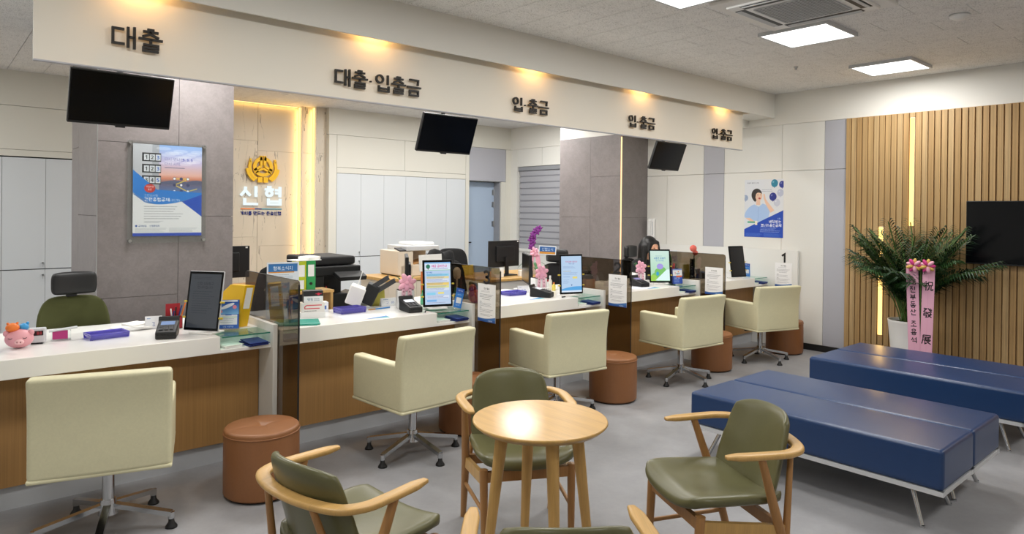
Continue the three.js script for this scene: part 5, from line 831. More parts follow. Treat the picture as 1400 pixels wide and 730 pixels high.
function flowerPot([x, z], yaw, label, h = 0.13, s = 0.062) {
  const t = thing('flower_pot', label, 'flower pot', [x, CT, z], yaw, 'small flower pots with pink bows');
  part('pot', rbox(0.12, h, 0.1, 0.008).translate(0, h / 2, 0), M.white, t);
  part('soil', box(0.11, 0.004, 0.09, 0, h + 0.001, 0), M.soil, t);
  for (let k = 0; k < 6; k++) { const a = k * 1.1 + 0.3, c = Math.cos(a), q = Math.sin(a); part('leaf', pad(0.03, 0.2, 0.003, { k: 1, n: 8, power: 4, fn: (o, u, v) => { const f = (o.y / 0.2 + 0.5); o.x *= 1 - f * 0.6; const w = o.x, b = o.z; o.y = h + f * 0.15 - f * f * 0.05; const r = 0.012 + f * f * 0.075; o.x = c * r - q * w; o.z = q * r * 0.5 + c * w + b; } }), M.orchidLeaf, t); }
  bow(t, M.pinkBow, h + 0.015 + s * 0.55, s, 0.045);
  for (const k of [-1, 1]) { const [g, m] = printed(0.03, 0.1, 0.0016, miniRibbon, M.pinkRibbon); const o = part('ribbon_tail', g, m, t); o.position.set(k * 0.024, h - 0.04, 0.054); o.rotation.z = k * 0.06; }
}
flowerPot([2.72, -4.3], -0.35, 'white flower pot with a large pink bow behind the second card terminal', 0.135, 0.075); flowerPot([4.2, -4.42], -0.3, 'white flower pot with a pink bow before the small monitor', 0.13, 0.075); flowerPot([5.5, -4.33], -0.3, 'white flower pot with pink blooms beside the green screen', 0.12, 0.075);
// folders, papers and boxes on the second counter
single('folder', [at(rbox(0.2, 0.006, 0.27, 0.002), 0, 0.003, 0, 0, 1.1), at(rbox(0.19, 0.005, 0.26, 0.002), 0.01, 0.009, 0.01, 0.02, 1.2)], M.teal, 'teal folder lying beside the first glass panel', 'folder', [1.8, CT, -4.12]);
single('stationery_box', rbox(0.16, 0.035, 0.11, 0.003).translate(0, 0.0175, 0), M.white, 'flat white box under the clip box beside the teal folder', 'box', [2.0, CT, -4.32], -0.3);
{ const tex = canvasTex(160, 70, (c, w, h) => { c.fillStyle = '#e8e4e0'; c.fillRect(0, 0, w, h); c.strokeStyle = '#d2434a'; c.lineWidth = 7; c.beginPath(); c.moveTo(140, 16); c.lineTo(40, 16); c.quadraticCurveTo(18, 20, 24, 40); c.lineTo(126, 40); c.stroke(); greek(c, 20, 56, 110, 1, 8, '#888', 5, 3); }); const [g, m] = printed(0.15, 0.062, 0.1, tex, M.beige, 0.5); const o = part('clip_box', g, m, scene); o.position.set(2.0, CT + 0.035 + 0.031, -4.32); o.rotation.y = -0.3; tag(o, 'pale box with a red paper clip printed on it', 'box'); }
{ const tex = canvasTex(160, 110, (c, w, h) => { c.fillStyle = '#eef0f2'; c.fillRect(0, 0, w, h); c.fillStyle = '#26262a'; c.fillRect(0, 0, w, 48); c.fillStyle = '#d8304a'; c.beginPath(); c.arc(122, 28, 12, 0, 7); c.fill(); c.fillRect(96, 24, 52, 6); write(c, '명함', 30, 66, 22, '#5f7690'); greek(c, 84, 72, 60, 2, 12, '#6b7c90', 5, 3); }); const [g, m] = printed(0.125, 0.08, 0.09, tex, M.black, 0.5); const o = part('card_carton', g, m, scene); o.position.set(2.005, CT + 0.097 + 0.04, -4.325); o.rotation.y = -0.3; tag(o, 'black and white carton on top of the paper clip box', 'box'); }
{ const tex = canvasTex(300, 210, (c, w, h) => { c.fillStyle = '#eceef0'; c.fillRect(0, 0, w, h); c.fillStyle = '#dfe3ea'; c.fillRect(0, 0, w, 40); greek(c, 20, 16, 180, 2, 10, '#8b93a4', 4, 3); greek(c, 20, 60, 240, 6, 12, '#b3b9c6', 3, 5); c.fillStyle = '#4a86c8'; c.beginPath(); c.moveTo(w, 120); c.lineTo(120, h); c.lineTo(w, h); c.fill(); c.fillStyle = '#49b0b8'; c.beginPath(); c.moveTo(w, 160); c.lineTo(190, h); c.lineTo(w, h); c.fill(); }); for (const [x, z, a, l] of [[2.27, -4.1, -0.2, 'paper desk mat with a blue corner before the violet trays'], [3.8, -4.18, -0.15, 'paper desk mat with a blue corner beside the glass panel marked three'], [5.27, -4.1, -0.2, 'paper desk mat with a blue corner beside the violet terminal display']]) { const [g, m] = printed(0.3, 0.2, 0.001, tex, M.paper, 0.5); const o = part('desk_mat', g, m, scene); o.position.set(x, CT + 0.0008, z); o.rotation.set(-Math.PI / 2, 0, a); tag(o, l, 'desk mat', 'paper mats on the counters'); } }
for (const [x, z, a, l] of [[2.55, -4.36, 0.15, 'blue and kraft pen lying before the name plate'], [2.72, -4.03, 0.9, 'black pen lying before the tablet with the table of rates'], [4.12, -4.03, 0.2, 'black pen lying before the light blue tablet']]) { const t = thing('pen', l, 'pen', [x, CT, z], a); part('barrel', at(cyl(0.0045, 0.0045, l.startsWith('blue') ? 0.17 : 0.05, 0, 0, 0, 10), 0, 0.0046, 0, 0, 0, Math.PI / 2), l.startsWith('blue') ? M.sky : M.black, t); if (l.startsWith('blue')) part('grip', at(cyl(0.0047, 0.0047, 0.06, 0, 0, 0, 10), -0.08, 0.0048, 0, 0, 0, Math.PI / 2), M.kraft, t); }
{ // cheque scanner with a white front and dark paper chutes
  const t = thing('cash_scanner', 'white and black document scanner behind the violet trays', 'scanner', [2.45, CT + 0.018, -4.5], -0.55); t.scale.setScalar(1.15);
  part('body', at(rbox(0.1, 0.12, 0.15, 0.01), -0.02, 0.068, 0, 0, 0, -0.35), M.whiteMatte, t);
  part('rear_body', at(rbox(0.085, 0.13, 0.14, 0.01), 0.07, 0.072, -0.02, 0, 0, -0.45), M.black, t);
  for (const [dx, dy] of [[0.13, 0.15], [0.17, 0.13]]) part('paper_chute', [at(box(0.13, 0.006, 0.12), dx, dy, -0.02, 0, 0, 0.55), at(box(0.13, 0.03, 0.006), dx, dy, 0.04, 0, 0, 0.55)], M.darkGrey, t);
  for (const k of [-1, 1]) part('guide_wire', metric(rod(V(-0.01, 0.12, k * 0.01), V(0.02, 0.22, k * 0.006), 0.003, 0.003, 6)), M.white, t);
}
single('envelope_pile', [at(box(0.09, 0.14, 0.004), 0, 0.07, 0, -0.2), at(box(0.09, 0.13, 0.004), 0.01, 0.066, -0.014, -0.24, 0.1), box(0.1, 0.01, 0.05, 0, 0.005, -0.005)], M.olivePaper, 'olive paper sheets standing behind the document scanner', 'papers', [2.63, CT, -4.53], -0.2);
// brochure rack behind the first glass panel, a small shelf with binders, a sign board
{
  const t = thing('brochure_rack', 'clear stepped brochure rack standing behind the first glass panel', 'brochure rack', [1.78, CT, -4.36], -0.45);
  for (let k = 0; k < 3; k++) { part('pocket', [box(0.16, 0.07, 0.003, 0, 0.04 + k * 0.055, 0.05 - k * 0.04), box(0.16, 0.003, 0.035, 0, 0.006 + k * 0.055, 0.035 - k * 0.04)], M.clear, t); const [g, m] = printed(0.14, 0.12, 0.006, [airTex, teeTex, airTex][k], M.paper, 0.4); part('brochure', g, m, t).position.set(0, 0.068 + k * 0.055, 0.04 - k * 0.04); }
  part('side', [span(-0.083, -0.08, 0, 0.2, -0.06, 0.06), span(0.08, 0.083, 0, 0.2, -0.06, 0.06)], M.clear, t);
}
{ const tex = canvasTex(300, 160, (c, w, h) => { c.fillStyle = '#e3eaf2'; c.fillRect(0, 0, w, h); c.fillStyle = '#3b78b8'; c.fillRect(14, 14, w - 28, 66); write(c, '행복소식지', w / 2, 34, 34, '#e9f3ff', { align: 'centre' }); c.fillStyle = '#d9973f'; c.fillRect(14, 80, w - 60, 10); greek(c, 20, 104, 240, 3, 14, '#9fb0c4', 5, 3); }); const t = thing('sign_board', 'blue and white sign board standing above the brochure rack', 'sign', [1.88, CT, -4.52], -0.15); const [g, m] = printed(0.215, 0.13, 0.004, tex, M.clear, 0.3); part('face', g, m, t).position.set(0, 0.295, 0); part('stand', [box(0.24, 0.006, 0.07, 0, 0.003, 0), box(0.02, 0.23, 0.006, -0.1, 0.115, -0.006), box(0.02, 0.23, 0.006, 0.1, 0.115, -0.006)], M.clear, t); part('paper_sheet', at(box(0.24, 0.06, 0.002), 0.02, 0.2, 0.012), M.paper, t); }
{ const t = thing('desk_shelf', 'small wood shelf under the yellow and green binders', 'shelf', [2.14, 0.72, -4.72]); t.position.y = 0; part('shelf_board', box(0.34, 0.018, 0.2, 0, 0.905, 0), M.oak, t); for (const s of [-1, 1]) part('leg', box(0.018, 0.896, 0.19, s * 0.155, 0.448, 0), M.oak, t); part('shelf_board', box(0.29, 0.018, 0.19, 0, 0.6, 0), M.oak, t);
  [[2.085, M.lime, 'lime yellow binder with a paper label standing on the small shelf'], [2.157, M.green, 'green binder with a paper label standing on the small shelf']].forEach(([x, m, l]) => { const b = thing('binder', l, 'binder', [x, 0.914, -4.7], -0.2); part('spine', rbox(0.066, 0.215, 0.17, 0.004).translate(0, 0.1075, -0.05), m, b); part('label', box(0.044, 0.085, 0.002, 0, 0.145, 0.0355), M.paper, b); part('finger_hole', at(cyl(0.011, 0.011, 0.003, 0, 0, 0, 16), 0, 0.05, 0.036, Math.PI / 2), M.black, b); });
  single('paper_pile', [at(box(0.2, 0.006, 0.14), 0, 0.003, 0, 0, 0.1), at(box(0.13, 0.02, 0.1), 0.04, 0.017, 0, 0.05, 0.5)], M.paper, 'white papers lying on top of the yellow and green binders', 'papers', [2.13, 0.914 + 0.2155, -4.74]);
  const tex = canvasTex(120, 60, (c, w, h) => { c.fillStyle = '#eef1f6'; c.fillRect(0, 0, w, h); c.fillStyle = '#3f68b8'; c.fillRect(18, 18, 24, 24); c.fillRect(58, 12, 16, 30); c.fillRect(88, 20, 20, 22); }); const [g, m] = printed(0.14, 0.07, 0.08, tex, M.white, 0.5); const o = part('label_box', g, m, scene); o.position.set(2.12, CT + 0.035, -4.5); o.rotation.y = -0.2; tag(o, 'white box with blue marks below the binders', 'box'); }
// ================================================================ machines behind the counters
{ // floor-standing black copier
  const t = thing('copier', 'large black floor-standing copier behind the second counter', 'copier', [2.52, 0, -5.25], 0.0);
  part('cabinet', rbox(0.4, 0.7, 0.5, 0.012).translate(-0.02, 0.35, 0), M.black, t);
  for (let k = 0; k < 3; k++) { const d = part('paper_drawer', rbox(0.385, 0.2, 0.02, 0.006).translate(-0.02, 0.14 + k * 0.215, 0.255), M.black, t); part('grip', box(0.1, 0.025, 0.012, -0.02, 0.17 + k * 0.215, 0.262), M.blackMatte, d); }
  part('side_tower', rbox(0.12, 0.3, 0.48, 0.012).translate(-0.16, 0.84, 0), M.black, t); part('rear_wall', rbox(0.3, 0.3, 0.2, 0.01).translate(0.04, 0.84, -0.14), M.black, t);
  part('output_tray', at(box(0.27, 0.01, 0.42), 0.05, 0.77, 0.02, 0, 0, 0.22), M.blackMatte, t); part('front_cover', rbox(0.24, 0.13, 0.03, 0.008).translate(0.06, 0.765, 0.24), M.black, t);
  part('scanner', rbox(0.42, 0.075, 0.52, 0.01).translate(0, 1.015, 0), M.black, t); part('document_feeder', rbox(0.4, 0.07, 0.46, 0.02).translate(-0.01, 1.092, -0.02), M.blackMatte, t);
  part('control_panel', at(rbox(0.24, 0.035, 0.11, 0.006), 0.09, 0.975, 0.31, 0.35), M.black, t); part('side_tray', at(box(0.1, 0.012, 0.32), 0.245, 0.79, 0, 0, 0, 0.35), M.black, t); part('cable', tube([[-0.1, 0.9, 0.27], [-0.09, 0.8, 0.285], [-0.12, 0.72, 0.275]], 0.004, 12, 6), M.red, t);
}
{ // beige copier
  const t = thing('office_copier', 'beige desktop copier on the wood-topped low cabinet', 'copier', [4.33, 0.755, -6.78], -0.05); t.scale.y = 0.82;
  part('body', rbox(0.2, 0.34, 0.44, 0.015).translate(-0.16, 0.185, 0), M.beige, t); part('lower_body', rbox(0.5, 0.16, 0.44, 0.012).translate(0.02, 0.08, 0), M.beige, t); part('rear_body', rbox(0.36, 0.2, 0.18, 0.01).translate(0.08, 0.25, -0.13), M.beige, t); part('inner_tray', at(box(0.32, 0.012, 0.32), 0.1, 0.2, 0.04, 0, 0, 0.25), M.kraft, t); part('scanner_unit', rbox(0.44, 0.07, 0.46, 0.012).translate(0.06, 0.385, 0), M.lightGrey, t); part('feeder', rbox(0.3, 0.05, 0.34, 0.02).translate(0.12, 0.44, -0.03), M.white, t); part('panel', at(rbox(0.15, 0.02, 0.13, 0.005), -0.17, 0.372, 0.16, 0.25), M.darkGrey, t); part('base', box(0.48, 0.02, 0.42, 0, 0.01, 0), M.black, t);
}
function monitor([x, y, z], yaw, label, w = 0.5, h = 0.3) { const t = thing('desk_monitor', label, 'monitor', [x, y, z], yaw, 'black desk monitors'); part('casing', [rbox(w, h, 0.028, 0.006).translate(0, 0.1 + h / 2, 0), rbox(w * 0.6, h * 0.6, 0.03, 0.01).translate(0, 0.1 + h / 2, 0.02)], M.black, t); part('screen', box(w - 0.02, h - 0.025, 0.002, 0, 0.105 + h / 2, -0.0145), M.blackGloss, t); part('stand', [bar(V(0, 0.01, 0.05), V(0, 0.22, 0.045), 0.05, 0.02, V(0, 0, 1)), rbox(0.24, 0.012, 0.17, 0.005).translate(0, 0.006, 0.03)], M.black, t); part('sticker', box(0.02, 0.014, 0.001, w / 2 - 0.03, 0.085 + h, 0.0147), M.paper, t); return t; }
monitor([2.14, 0.75, -6.55], 0.0, 'black monitor on the back desk beside the stone pillar with the poster', 0.5, 0.3);
monitor([3.06, 0.72, -4.82], 1.02, 'black monitor turned sideways behind the pink bow and rate table', 0.5, 0.31);
monitor([5.22, 0.75, -6.1], 0.12, 'black monitor on the back desk beside the purple orchid', 0.52, 0.31);
monitor([4.4, 0.72, -4.8], 0.98, 'black monitor turned sideways behind the light blue tablet', 0.46, 0.28);
{ // dark coat or bag on the chair behind the monitor, boxes and holders around
  single('coat', [pad(0.36, 0.3, 0.12, { k: 0.9, n: 12, power: 3, fn: (o, u, v) => { o.y += 0.15 + 0.02 * Math.sin(u * 5 + v * 3); o.z += 0.02 * Math.cos(u * 7); } })], M.blackFabric, 'black coat hung over a chair back behind the rate table tablet', 'coat', [4.0, 0.8, -5.7]);
  officeChair('black office chair under the coat behind the rate table tablet', [4.02, 0, -5.45], Math.PI - 0.2, M.blackFabric, { head: false });
  const t = thing('paper_holder', 'orange paper holder with white sheets beside the rate table tablet', 'paper holder', [3.32, 0.72, -4.8], -0.35); part('tray', [box(0.22, 0.26, 0.01, 0, 0.2, 0), box(0.2, 0.006, 0.1, 0, 0.003, 0), box(0.02, 0.08, 0.008, -0.06, 0.04, 0), box(0.02, 0.08, 0.008, 0.06, 0.04, 0)], M.orange, t); part('sheets', [at(box(0.2, 0.14, 0.006), -0.03, 0.34, 0.004, -0.05, 0, 0.05)], M.paper, t);
}
const bottle = (m, cap, [x, z], h, l) => { const t = thing('small_bottle', l, 'bottle', [x, CT, z], 0, 'little bottles behind the third terminal'); part('body', lathe([[0.001, 0], [0.016, 0], [0.018, 0.006], [0.018, h * 0.62], [0.008, h * 0.76], [0.008, h * 0.84], [0.001, h * 0.84]], 20), m, t); part('cap', cyl(0.0095, 0.009, h * 0.16, 0, h * 0.92, 0, 14), cap, t); };
bottle(M.white, M.red, [4.36, -4.47], 0.1, 'small white bottle with a red cap behind the third terminal'); bottle(M.yellowPale, M.orange, [4.41, -4.44], 0.075, 'small yellow bottle with an orange cap beside the light blue tablet'); bottle(M.mint, M.green, [2.93, -4.38], 0.11, 'mint green bottle behind the rate table tablet'); bottle(M.whiteMatte, M.white, [4.44, -4.52], 0.13, 'tall white bottle behind the light blue tablet');
single('eraser_box', rbox(0.09, 0.05, 0.06, 0.004).translate(0, 0.025, 0), M.whiteMatte, 'small white box beside the third card terminal', 'box', [4.17, CT, -4.33], -0.2);
{ // things seen through the glass panel marked three and beyond
  const t = thing('desk_lamp_toy', 'small cream lantern on a stalk behind the glass panel marked three', 'ornament', [3.24, CT, -4.36]); part('stalk', cyl(0.007, 0.007, 0.19, 0, 0.095, 0, 10), M.beige, t); part('head', lathe([[0.001, 0.18], [0.024, 0.185], [0.03, 0.21], [0.03, 0.25], [0.016, 0.27], [0.001, 0.275]], 20), M.beige, t); part('foot', cyl(0.035, 0.032, 0.012, 0, 0.006, 0, 20), M.beige, t);
  const s = (r, x, y, z) => metric(new THREE.SphereGeometry(r, 18, 14).translate(x, y, z));
  { const p = thing('toy_figure', 'round orange and red toy behind the glass panel marked three', 'toy', [3.3, CT, -4.2], -0.6); part('body', s(0.055, 0, 0.056, 0), M.coral, p); part('hat', s(0.032, -0.02, 0.115, 0), M.red, p); part('hat', s(0.026, 0.034, 0.108, -0.01), std(0x4c86b0, 0.6), p); }
  single('phone_cradle', [rbox(0.1, 0.03, 0.2, 0.008).translate(0, 0.015, 0), at(rbox(0.1, 0.2, 0.03, 0.01), 0, 0.098, -0.09, -0.5)], M.blackMatte, 'black phone cradle behind the glass panel marked three', 'phone', [3.42, CT, -4.46], 0.2);
  const q = thing('desk_phone', 'black and white desk phone beside the glass panel marked three', 'phone', [3.78, 0.72, -4.72], 0.7); part('base', at(rbox(0.2, 0.04, 0.22, 0.01), 0, 0.07, 0, 0.35), M.white, q); part('handset', at(rbox(0.055, 0.035, 0.21, 0.014), -0.06, 0.115, 0, 0.35), M.black, q); part('keypad', at(box(0.1, 0.006, 0.15), 0.04, 0.096, 0.01, 0.35), M.darkGrey, q); part('prop', box(0.16, 0.08, 0.02, 0, 0.04, -0.07), M.darkGrey, q);
  single('card_tray', [rbox(0.12, 0.1, 0.09, 0.006).translate(0, 0.05, 0)], M.whiteMatte, 'white box on the back desk beside its monitor', 'box', [5.0, 0.75, -5.95], 0.1);
  single('note_stand', [at(box(0.2, 0.1, 0.006), 0, 0.07, 0, -0.2), box(0.18, 0.03, 0.06, 0, 0.015, -0.02)], M.yellowPale, 'yellow note stand on the back desk beside the glass panel marked three', 'note stand', [4.86, 0.75, -6.35], 0);
  single('desk_clock', [rbox(0.07, 0.07, 0.04, 0.006).translate(0, 0.035, 0)], M.white, 'small white clock on the back desk below its monitor', 'clock', [5.32, 0.75, -5.9], 0);
}
{ // purple orchid with a pink ribbon on the back desk
  const t = thing('orchid', 'purple orchid in a pot with a long pink ribbon', 'orchid', [5.6, 0.75, -6.0], -0.5);
  part('pot', lathe([[0.001, 0], [0.06, 0], [0.075, 0.13], [0.07, 0.13], [0.001, 0.125]], 28), M.white, t);
  part('stalk', tube([[0, 0.12, 0], [-0.02, 0.3, 0.01], [0.0, 0.46, 0.0], [0.06, 0.55, -0.02], [0.13, 0.57, -0.03]], 0.005, 30, 7), M.stem, t);
  const c = new THREE.CatmullRomCurve3([V(-0.02, 0.3, 0.01), V(-0.02, 0.4, 0.0), V(0.0, 0.48, 0), V(0.07, 0.555, -0.02)]);
  for (let k = 0; k < 11; k++) { const p = c.getPoint(k / 10), a = k * 2.4; const f = part('bloom', Array.from({ length: 5 }, (_, j) => { const b = a + j * 1.2566; return metric(new THREE.SphereGeometry(1, 10, 6).scale(0.022, 0.014, 0.006).rotateZ(b).translate(p.x + Math.cos(b) * 0.02 + Math.cos(a) * 0.018, p.y + Math.sin(b) * 0.02, p.z + 0.022 + Math.sin(a) * 0.015)); }), M.orchid, t); part('lip', metric(new THREE.SphereGeometry(0.008, 8, 6).translate(p.x + Math.cos(a) * 0.018, p.y, p.z + 0.03 + Math.sin(a) * 0.015)), M.orchidDeep, f); }
  for (let k = 0; k < 4; k++) { const a = k * 1.6; part('leaf', pad(0.05, 0.22, 0.004, { k: 1, n: 8, power: 4, fn: (o) => { const f = o.y / 0.22 + 0.5, w = o.x * (1 - f * 0.5), b = o.z; const r = 0.03 + f * 0.16; o.x = Math.cos(a) * r - Math.sin(a) * w; o.z = Math.sin(a) * r + Math.cos(a) * w; o.y = 0.13 + b + 0.1 * f - 0.16 * f * f; } }), M.orchidLeaf, t); }
  bow(t, M.pinkBow, 0.27, 0.07, 0.085, 7);
  for (const k of [-1, 1]) part('ribbon_tail', at(box(0.055, 0.3, 0.002), k * 0.045, 0.135, 0.088, 0, 0, k * 0.12), M.pinkRibbon, t);
}
{ const tex = canvasTex(200, 90, (c, w, h) => { c.fillStyle = '#e8ecf2'; c.fillRect(0, 0, w, h); c.fillStyle = '#2f66ae'; c.fillRect(10, 10, w - 20, 50); write(c, '신협소식', w / 2, 20, 30, '#dbe8fa', { align: 'centre' }); c.fillStyle = '#dd9a3c'; c.fillRect(10, 60, w - 20, 22); }); const t = thing('sign_board', 'small blue and orange sign board above the light blue tablet', 'sign', [4.8, 0.72, -4.93], -0.4); const [g, m] = printed(0.19, 0.09, 0.004, tex, M.paper, 0.4); const o = part('face', g, m, t); o.position.set(0, 0.395, 0); o.rotation.z = -0.06; part('stand', [box(0.16, 0.006, 0.08, 0, 0.003, 0), box(0.015, 0.38, 0.006, 0, 0.19, -0.005)], M.clear, t); }
{ // boxes and stationery behind the glass panel marked two
  [['stationery_box', 'stack of pale boxes behind the glass panel marked two', M.beige, 4.66, 0.05, 0.19], ['stationery_box', 'brown carton behind the glass panel marked two', M.kraft, 4.8, 0.11, 0.09]].forEach(([n, l, m, x, w, h]) => single(n, rbox(w, h, 0.1, 0.003).translate(0, h / 2, 0), m, l, 'box', [x, CT, -4.38], -0.2));
  single('ink_pad', [rbox(0.09, 0.03, 0.06, 0.005).translate(0, 0.015, 0), rbox(0.07, 0.05, 0.05, 0.005).translate(0, 0.055, 0)], M.darkGrey, 'dark stamp and ink pad on the carton behind the glass panel marked two', 'stamp', [4.8, CT + 0.09, -4.38], -0.2);
  single('stationery_box', rbox(0.16, 0.1, 0.12, 0.004).translate(0, 0.05, 0), M.kraft, 'low brown carton behind the glass panel with the coral flower', 'box', [6.18, CT, -4.42], 0.1);
  const t = thing('flower_vase', 'coral flower in a tall black vase behind the glass panel', 'vase', [6.5, CT, -4.36]); part('vase', [span(-0.035, 0.035, 0, 0.22, -0.01, 0.01)], M.blackGloss, t); part('stalk', tube([[0, 0.02, 0.015], [0.01, 0.2, 0.015], [0.02, 0.3, 0.01]], 0.006, 14, 6), M.black, t); for (const [x, y, r] of [[0.0, 0.335, 0.038], [0.04, 0.285, 0.03]]) part('bloom', metric(new THREE.IcosahedronGeometry(r, 3).translate(x, y, 0.01)), M.coral, t);
  const tex = canvasTex(180, 130, (c, w, h) => { c.fillStyle = '#dfe8f0'; c.fillRect(0, 0, w, h); c.fillStyle = '#3d7c4a'; c.beginPath(); c.arc(38, 40, 24, 0, 7); c.fill(); c.fillStyle = '#6b4a2f'; c.fillRect(34, 54, 8, 18); write(c, '햇살론', 76, 26, 26, '#8f7fc4'); c.fillStyle = '#3f86c8'; c.fillRect(10, 84, w - 20, 40); greek(c, 18, 92, 130, 2, 14, '#d6e8fa', 6, 3); }); leafletBox([6.36, -4.52], -0.15, tex, 'picture leaflet with a green tree behind the glass panel', 0.15, 0.3, CT);
  single('paper_organizer', [box(0.2, 0.15, 0.01, 0, 0.075, 0), box(0.2, 0.004, 0.08, 0, 0.002, 0.03)], M.olivePaper, 'yellow paper organizer behind the glass panel with the coral flower', 'organizer', [6.55, CT, -4.45], 0);
  single('stationery_box', rbox(0.14, 0.1, 0.09, 0.004).translate(0, 0.05, 0), M.darkGrey, 'dark box behind the glass panel with the coral flower', 'box', [6.1, CT, -4.28], 0);
}
{ const t = thing('wall_phone', 'white wall intercom beside the stone pillar at the end wall', 'intercom', [XE - 0.001, 1.3, -5.64], -Math.PI / 2); part('base', rbox(0.1, 0.26, 0.04, 0.008).translate(0, 0, 0.021), M.white, t); part('handset', rbox(0.045, 0.22, 0.03, 0.012).translate(-0.02, 0, 0.055), M.white, t); part('cradle_slot', box(0.01, 0.18, 0.01, 0.03, 0, 0.043), M.lightGrey, t); }
{ // upright display at the edge of the first counter
  const t = thing('blue_stand', 'slim upright blue-footed card holder at the open end of the first counter', 'card holder', [0.275, CT, -4.2], 0.0); part('holder', box(0.05, 0.2, 0.006, 0, 0.1, 0), M.clear, t); part('card', box(0.046, 0.14, 0.003, 0, 0.12, 0.006), M.darkGrey, t); part('foot', box(0.06, 0.05, 0.03, 0, 0.025, 0), M.blueInk, t);
}

// ================================================================ palm with congratulation ribbon
const PALM = [7.05, 0, -2.33];
{
  const t = thing('potted_palm', 'tall palm in a white tapered pot before the wood-slat wall', 'potted plant', PALM);
  part('pot', lathe([[0.001, 0], [0.125, 0], [0.135, 0.01], [0.185, 0.5], [0.188, 0.52], [0.17, 0.52], [0.166, 0.49], [0.001, 0.48]], 44), M.white, t);
  part('soil', cyl(0.165, 0.165, 0.01, 0, 0.488, 0), M.soil, t);
  const mats = [M.leaf, M.leaf2, M.leaf3];
  const frond = (az, len, lift, droop, x0, z0, k) => {
    const dir = V(Math.cos(az), 0, Math.sin(az)), side = V(-Math.sin(az), 0, Math.cos(az)), at_ = (s) => V(x0, 0.49, z0).addScaledVector(dir, len * (lift * 0.25 * s + (0.2 + 0.75 * (1 - lift)) * s * s)).add(V(0, len * (0.98 * s * (0.5 + lift * 0.5) - droop * s * s * s), 0));
    const pts = Array.from({ length: 9 }, (_, i) => at_(i / 8)); for (const p of pts) p.x = Math.min(p.x, 7.36 - PALM[0]);
    const curve = new THREE.CatmullRomCurve3(pts), pos = [];
    const n = 26;
    for (let i = 0; i < n; i++) { const s = 0.3 + 0.7 * i / (n - 1), p = curve.getPoint(s), tg = curve.getTangent(s), L = 0.2 * Math.sin(Math.PI * (0.12 + 0.82 * (i / (n - 1)))) + 0.06;
      for (const sg of [-1, 1]) { const d = side.clone().multiplyScalar(sg * 0.72).addScaledVector(tg, 0.75).add(V(0, 0.12 - 0.25 * rnd(), 0)).normalize(), mid = p.clone().addScaledVector(d, L * 0.5), end = p.clone().addScaledVector(d, L).add(V(0, -L * 0.3 - 0.02 * rnd(), 0)), w = V().crossVectors(d, V(0, 1, 0)).normalize().multiplyScalar(0.0085), up = V(0, 0.004, 0);
        for (const q of [mid, end]) q.x = Math.min(q.x, 7.38 - PALM[0]);
        const a = mid.clone().add(w), b = mid.clone().sub(w), m = mid.clone().add(up); const tri = (A, B, C) => pos.push(A.x, A.y, A.z, B.x, B.y, B.z, C.x, C.y, C.z); tri(p, a, m); tri(p, m, b); tri(a, end, m); tri(m, end, b); } }
    const g = new THREE.BufferGeometry(); g.setAttribute('position', new THREE.Float32BufferAttribute(pos, 3)); g.computeVertexNormals();
    const f = part('frond', g, mats[k % 3], t); part('frond_stalk', plain(new THREE.TubeGeometry(curve, 16, 0.0055, 6, false)), M.stem, f);
  };
  for (let k = 0; k < 54; k++) { const az = k * 2.39996 + rr(-0.2, 0.2), lift = k < 30 ? rr(0.88, 1) : k < 43 ? rr(0.66, 0.86) : rr(0.5, 0.66); frond(az, rr(0.82, 1.0), lift, k < 30 ? rr(0.0, 0.12) : rr(0.1, 0.28), rr(-0.06, 0.06), rr(-0.06, 0.06), k); }
}
{
  const t = thing('congratulation_ribbon', 'pink congratulation ribbon with black writing hanging before the palm pot', 'ribbon', [6.6, 0, -2.1], -Math.PI / 2 + 0.25);
  const ribbonTex = (s, gap, size) => canvasTex(120, 980, (c, w, h) => { c.fillStyle = '#eeb4cb'; c.fillRect(0, 0, w, h); c.strokeStyle = '#e6a2bd'; c.lineWidth = 3; for (let i = 0; i < 3; i++) { c.beginPath(); c.moveTo(6 + i * 54, 0); c.lineTo(6 + i * 54, h); c.stroke(); } s.forEach(([ch, y]) => write(c, ch, (w - size) / 2, y, size, '#1a1216', { weight: gap })); });
  const left = ribbonTex([...'대진부동산'].map((ch, i) => [ch, 135 + i * 74]).concat([...'조용석'].map((ch, i) => [ch, 545 + i * 80])), 0.14, 58), right = ribbonTex([['祝', 150], ['發', 410], ['展', 670]], 0.11, 92);
  [[left, -0.052, 0.035], [right, 0.052, -0.02]].forEach(([tex, x, a]) => { const [g, m] = printed(0.092, 0.88, 0.0016, tex, M.pinkRibbon); const o = part('ribbon_tail', g, m, t); o.position.set(x, 0.63, 0); o.rotation.set(-0.0, 0, a); });
  part('stake', metric(rod(V(0, 0.0, -0.012), V(0, 1.12, -0.012), 0.005, 0.005, 8)), M.stem, t); part('stake_foot', box(0.12, 0.012, 0.12, 0, 0.006, -0.012), M.blackMatte, t);
  for (const k of [-1, 1]) { const b = new THREE.Group(); b.name = 'bow'; b.position.set(k * 0.05, 1.07, 0.01); t.add(b); for (let i = 0; i < 9; i++) { const a = i / 9 * Math.PI * 2, r = 0.055; const o = shade(new THREE.Mesh(metric(new THREE.SphereGeometry(1, 12, 8).scale(0.03, 0.016, 0.02).rotateZ(a).translate(Math.cos(a) * r * 0.6, Math.sin(a) * r * 0.6, 0.02 + (i % 2) * 0.012)), [M.hotPink, M.pinkBow, M.goldBow][i % 3])); o.name = 'loop'; b.add(o); } }
}
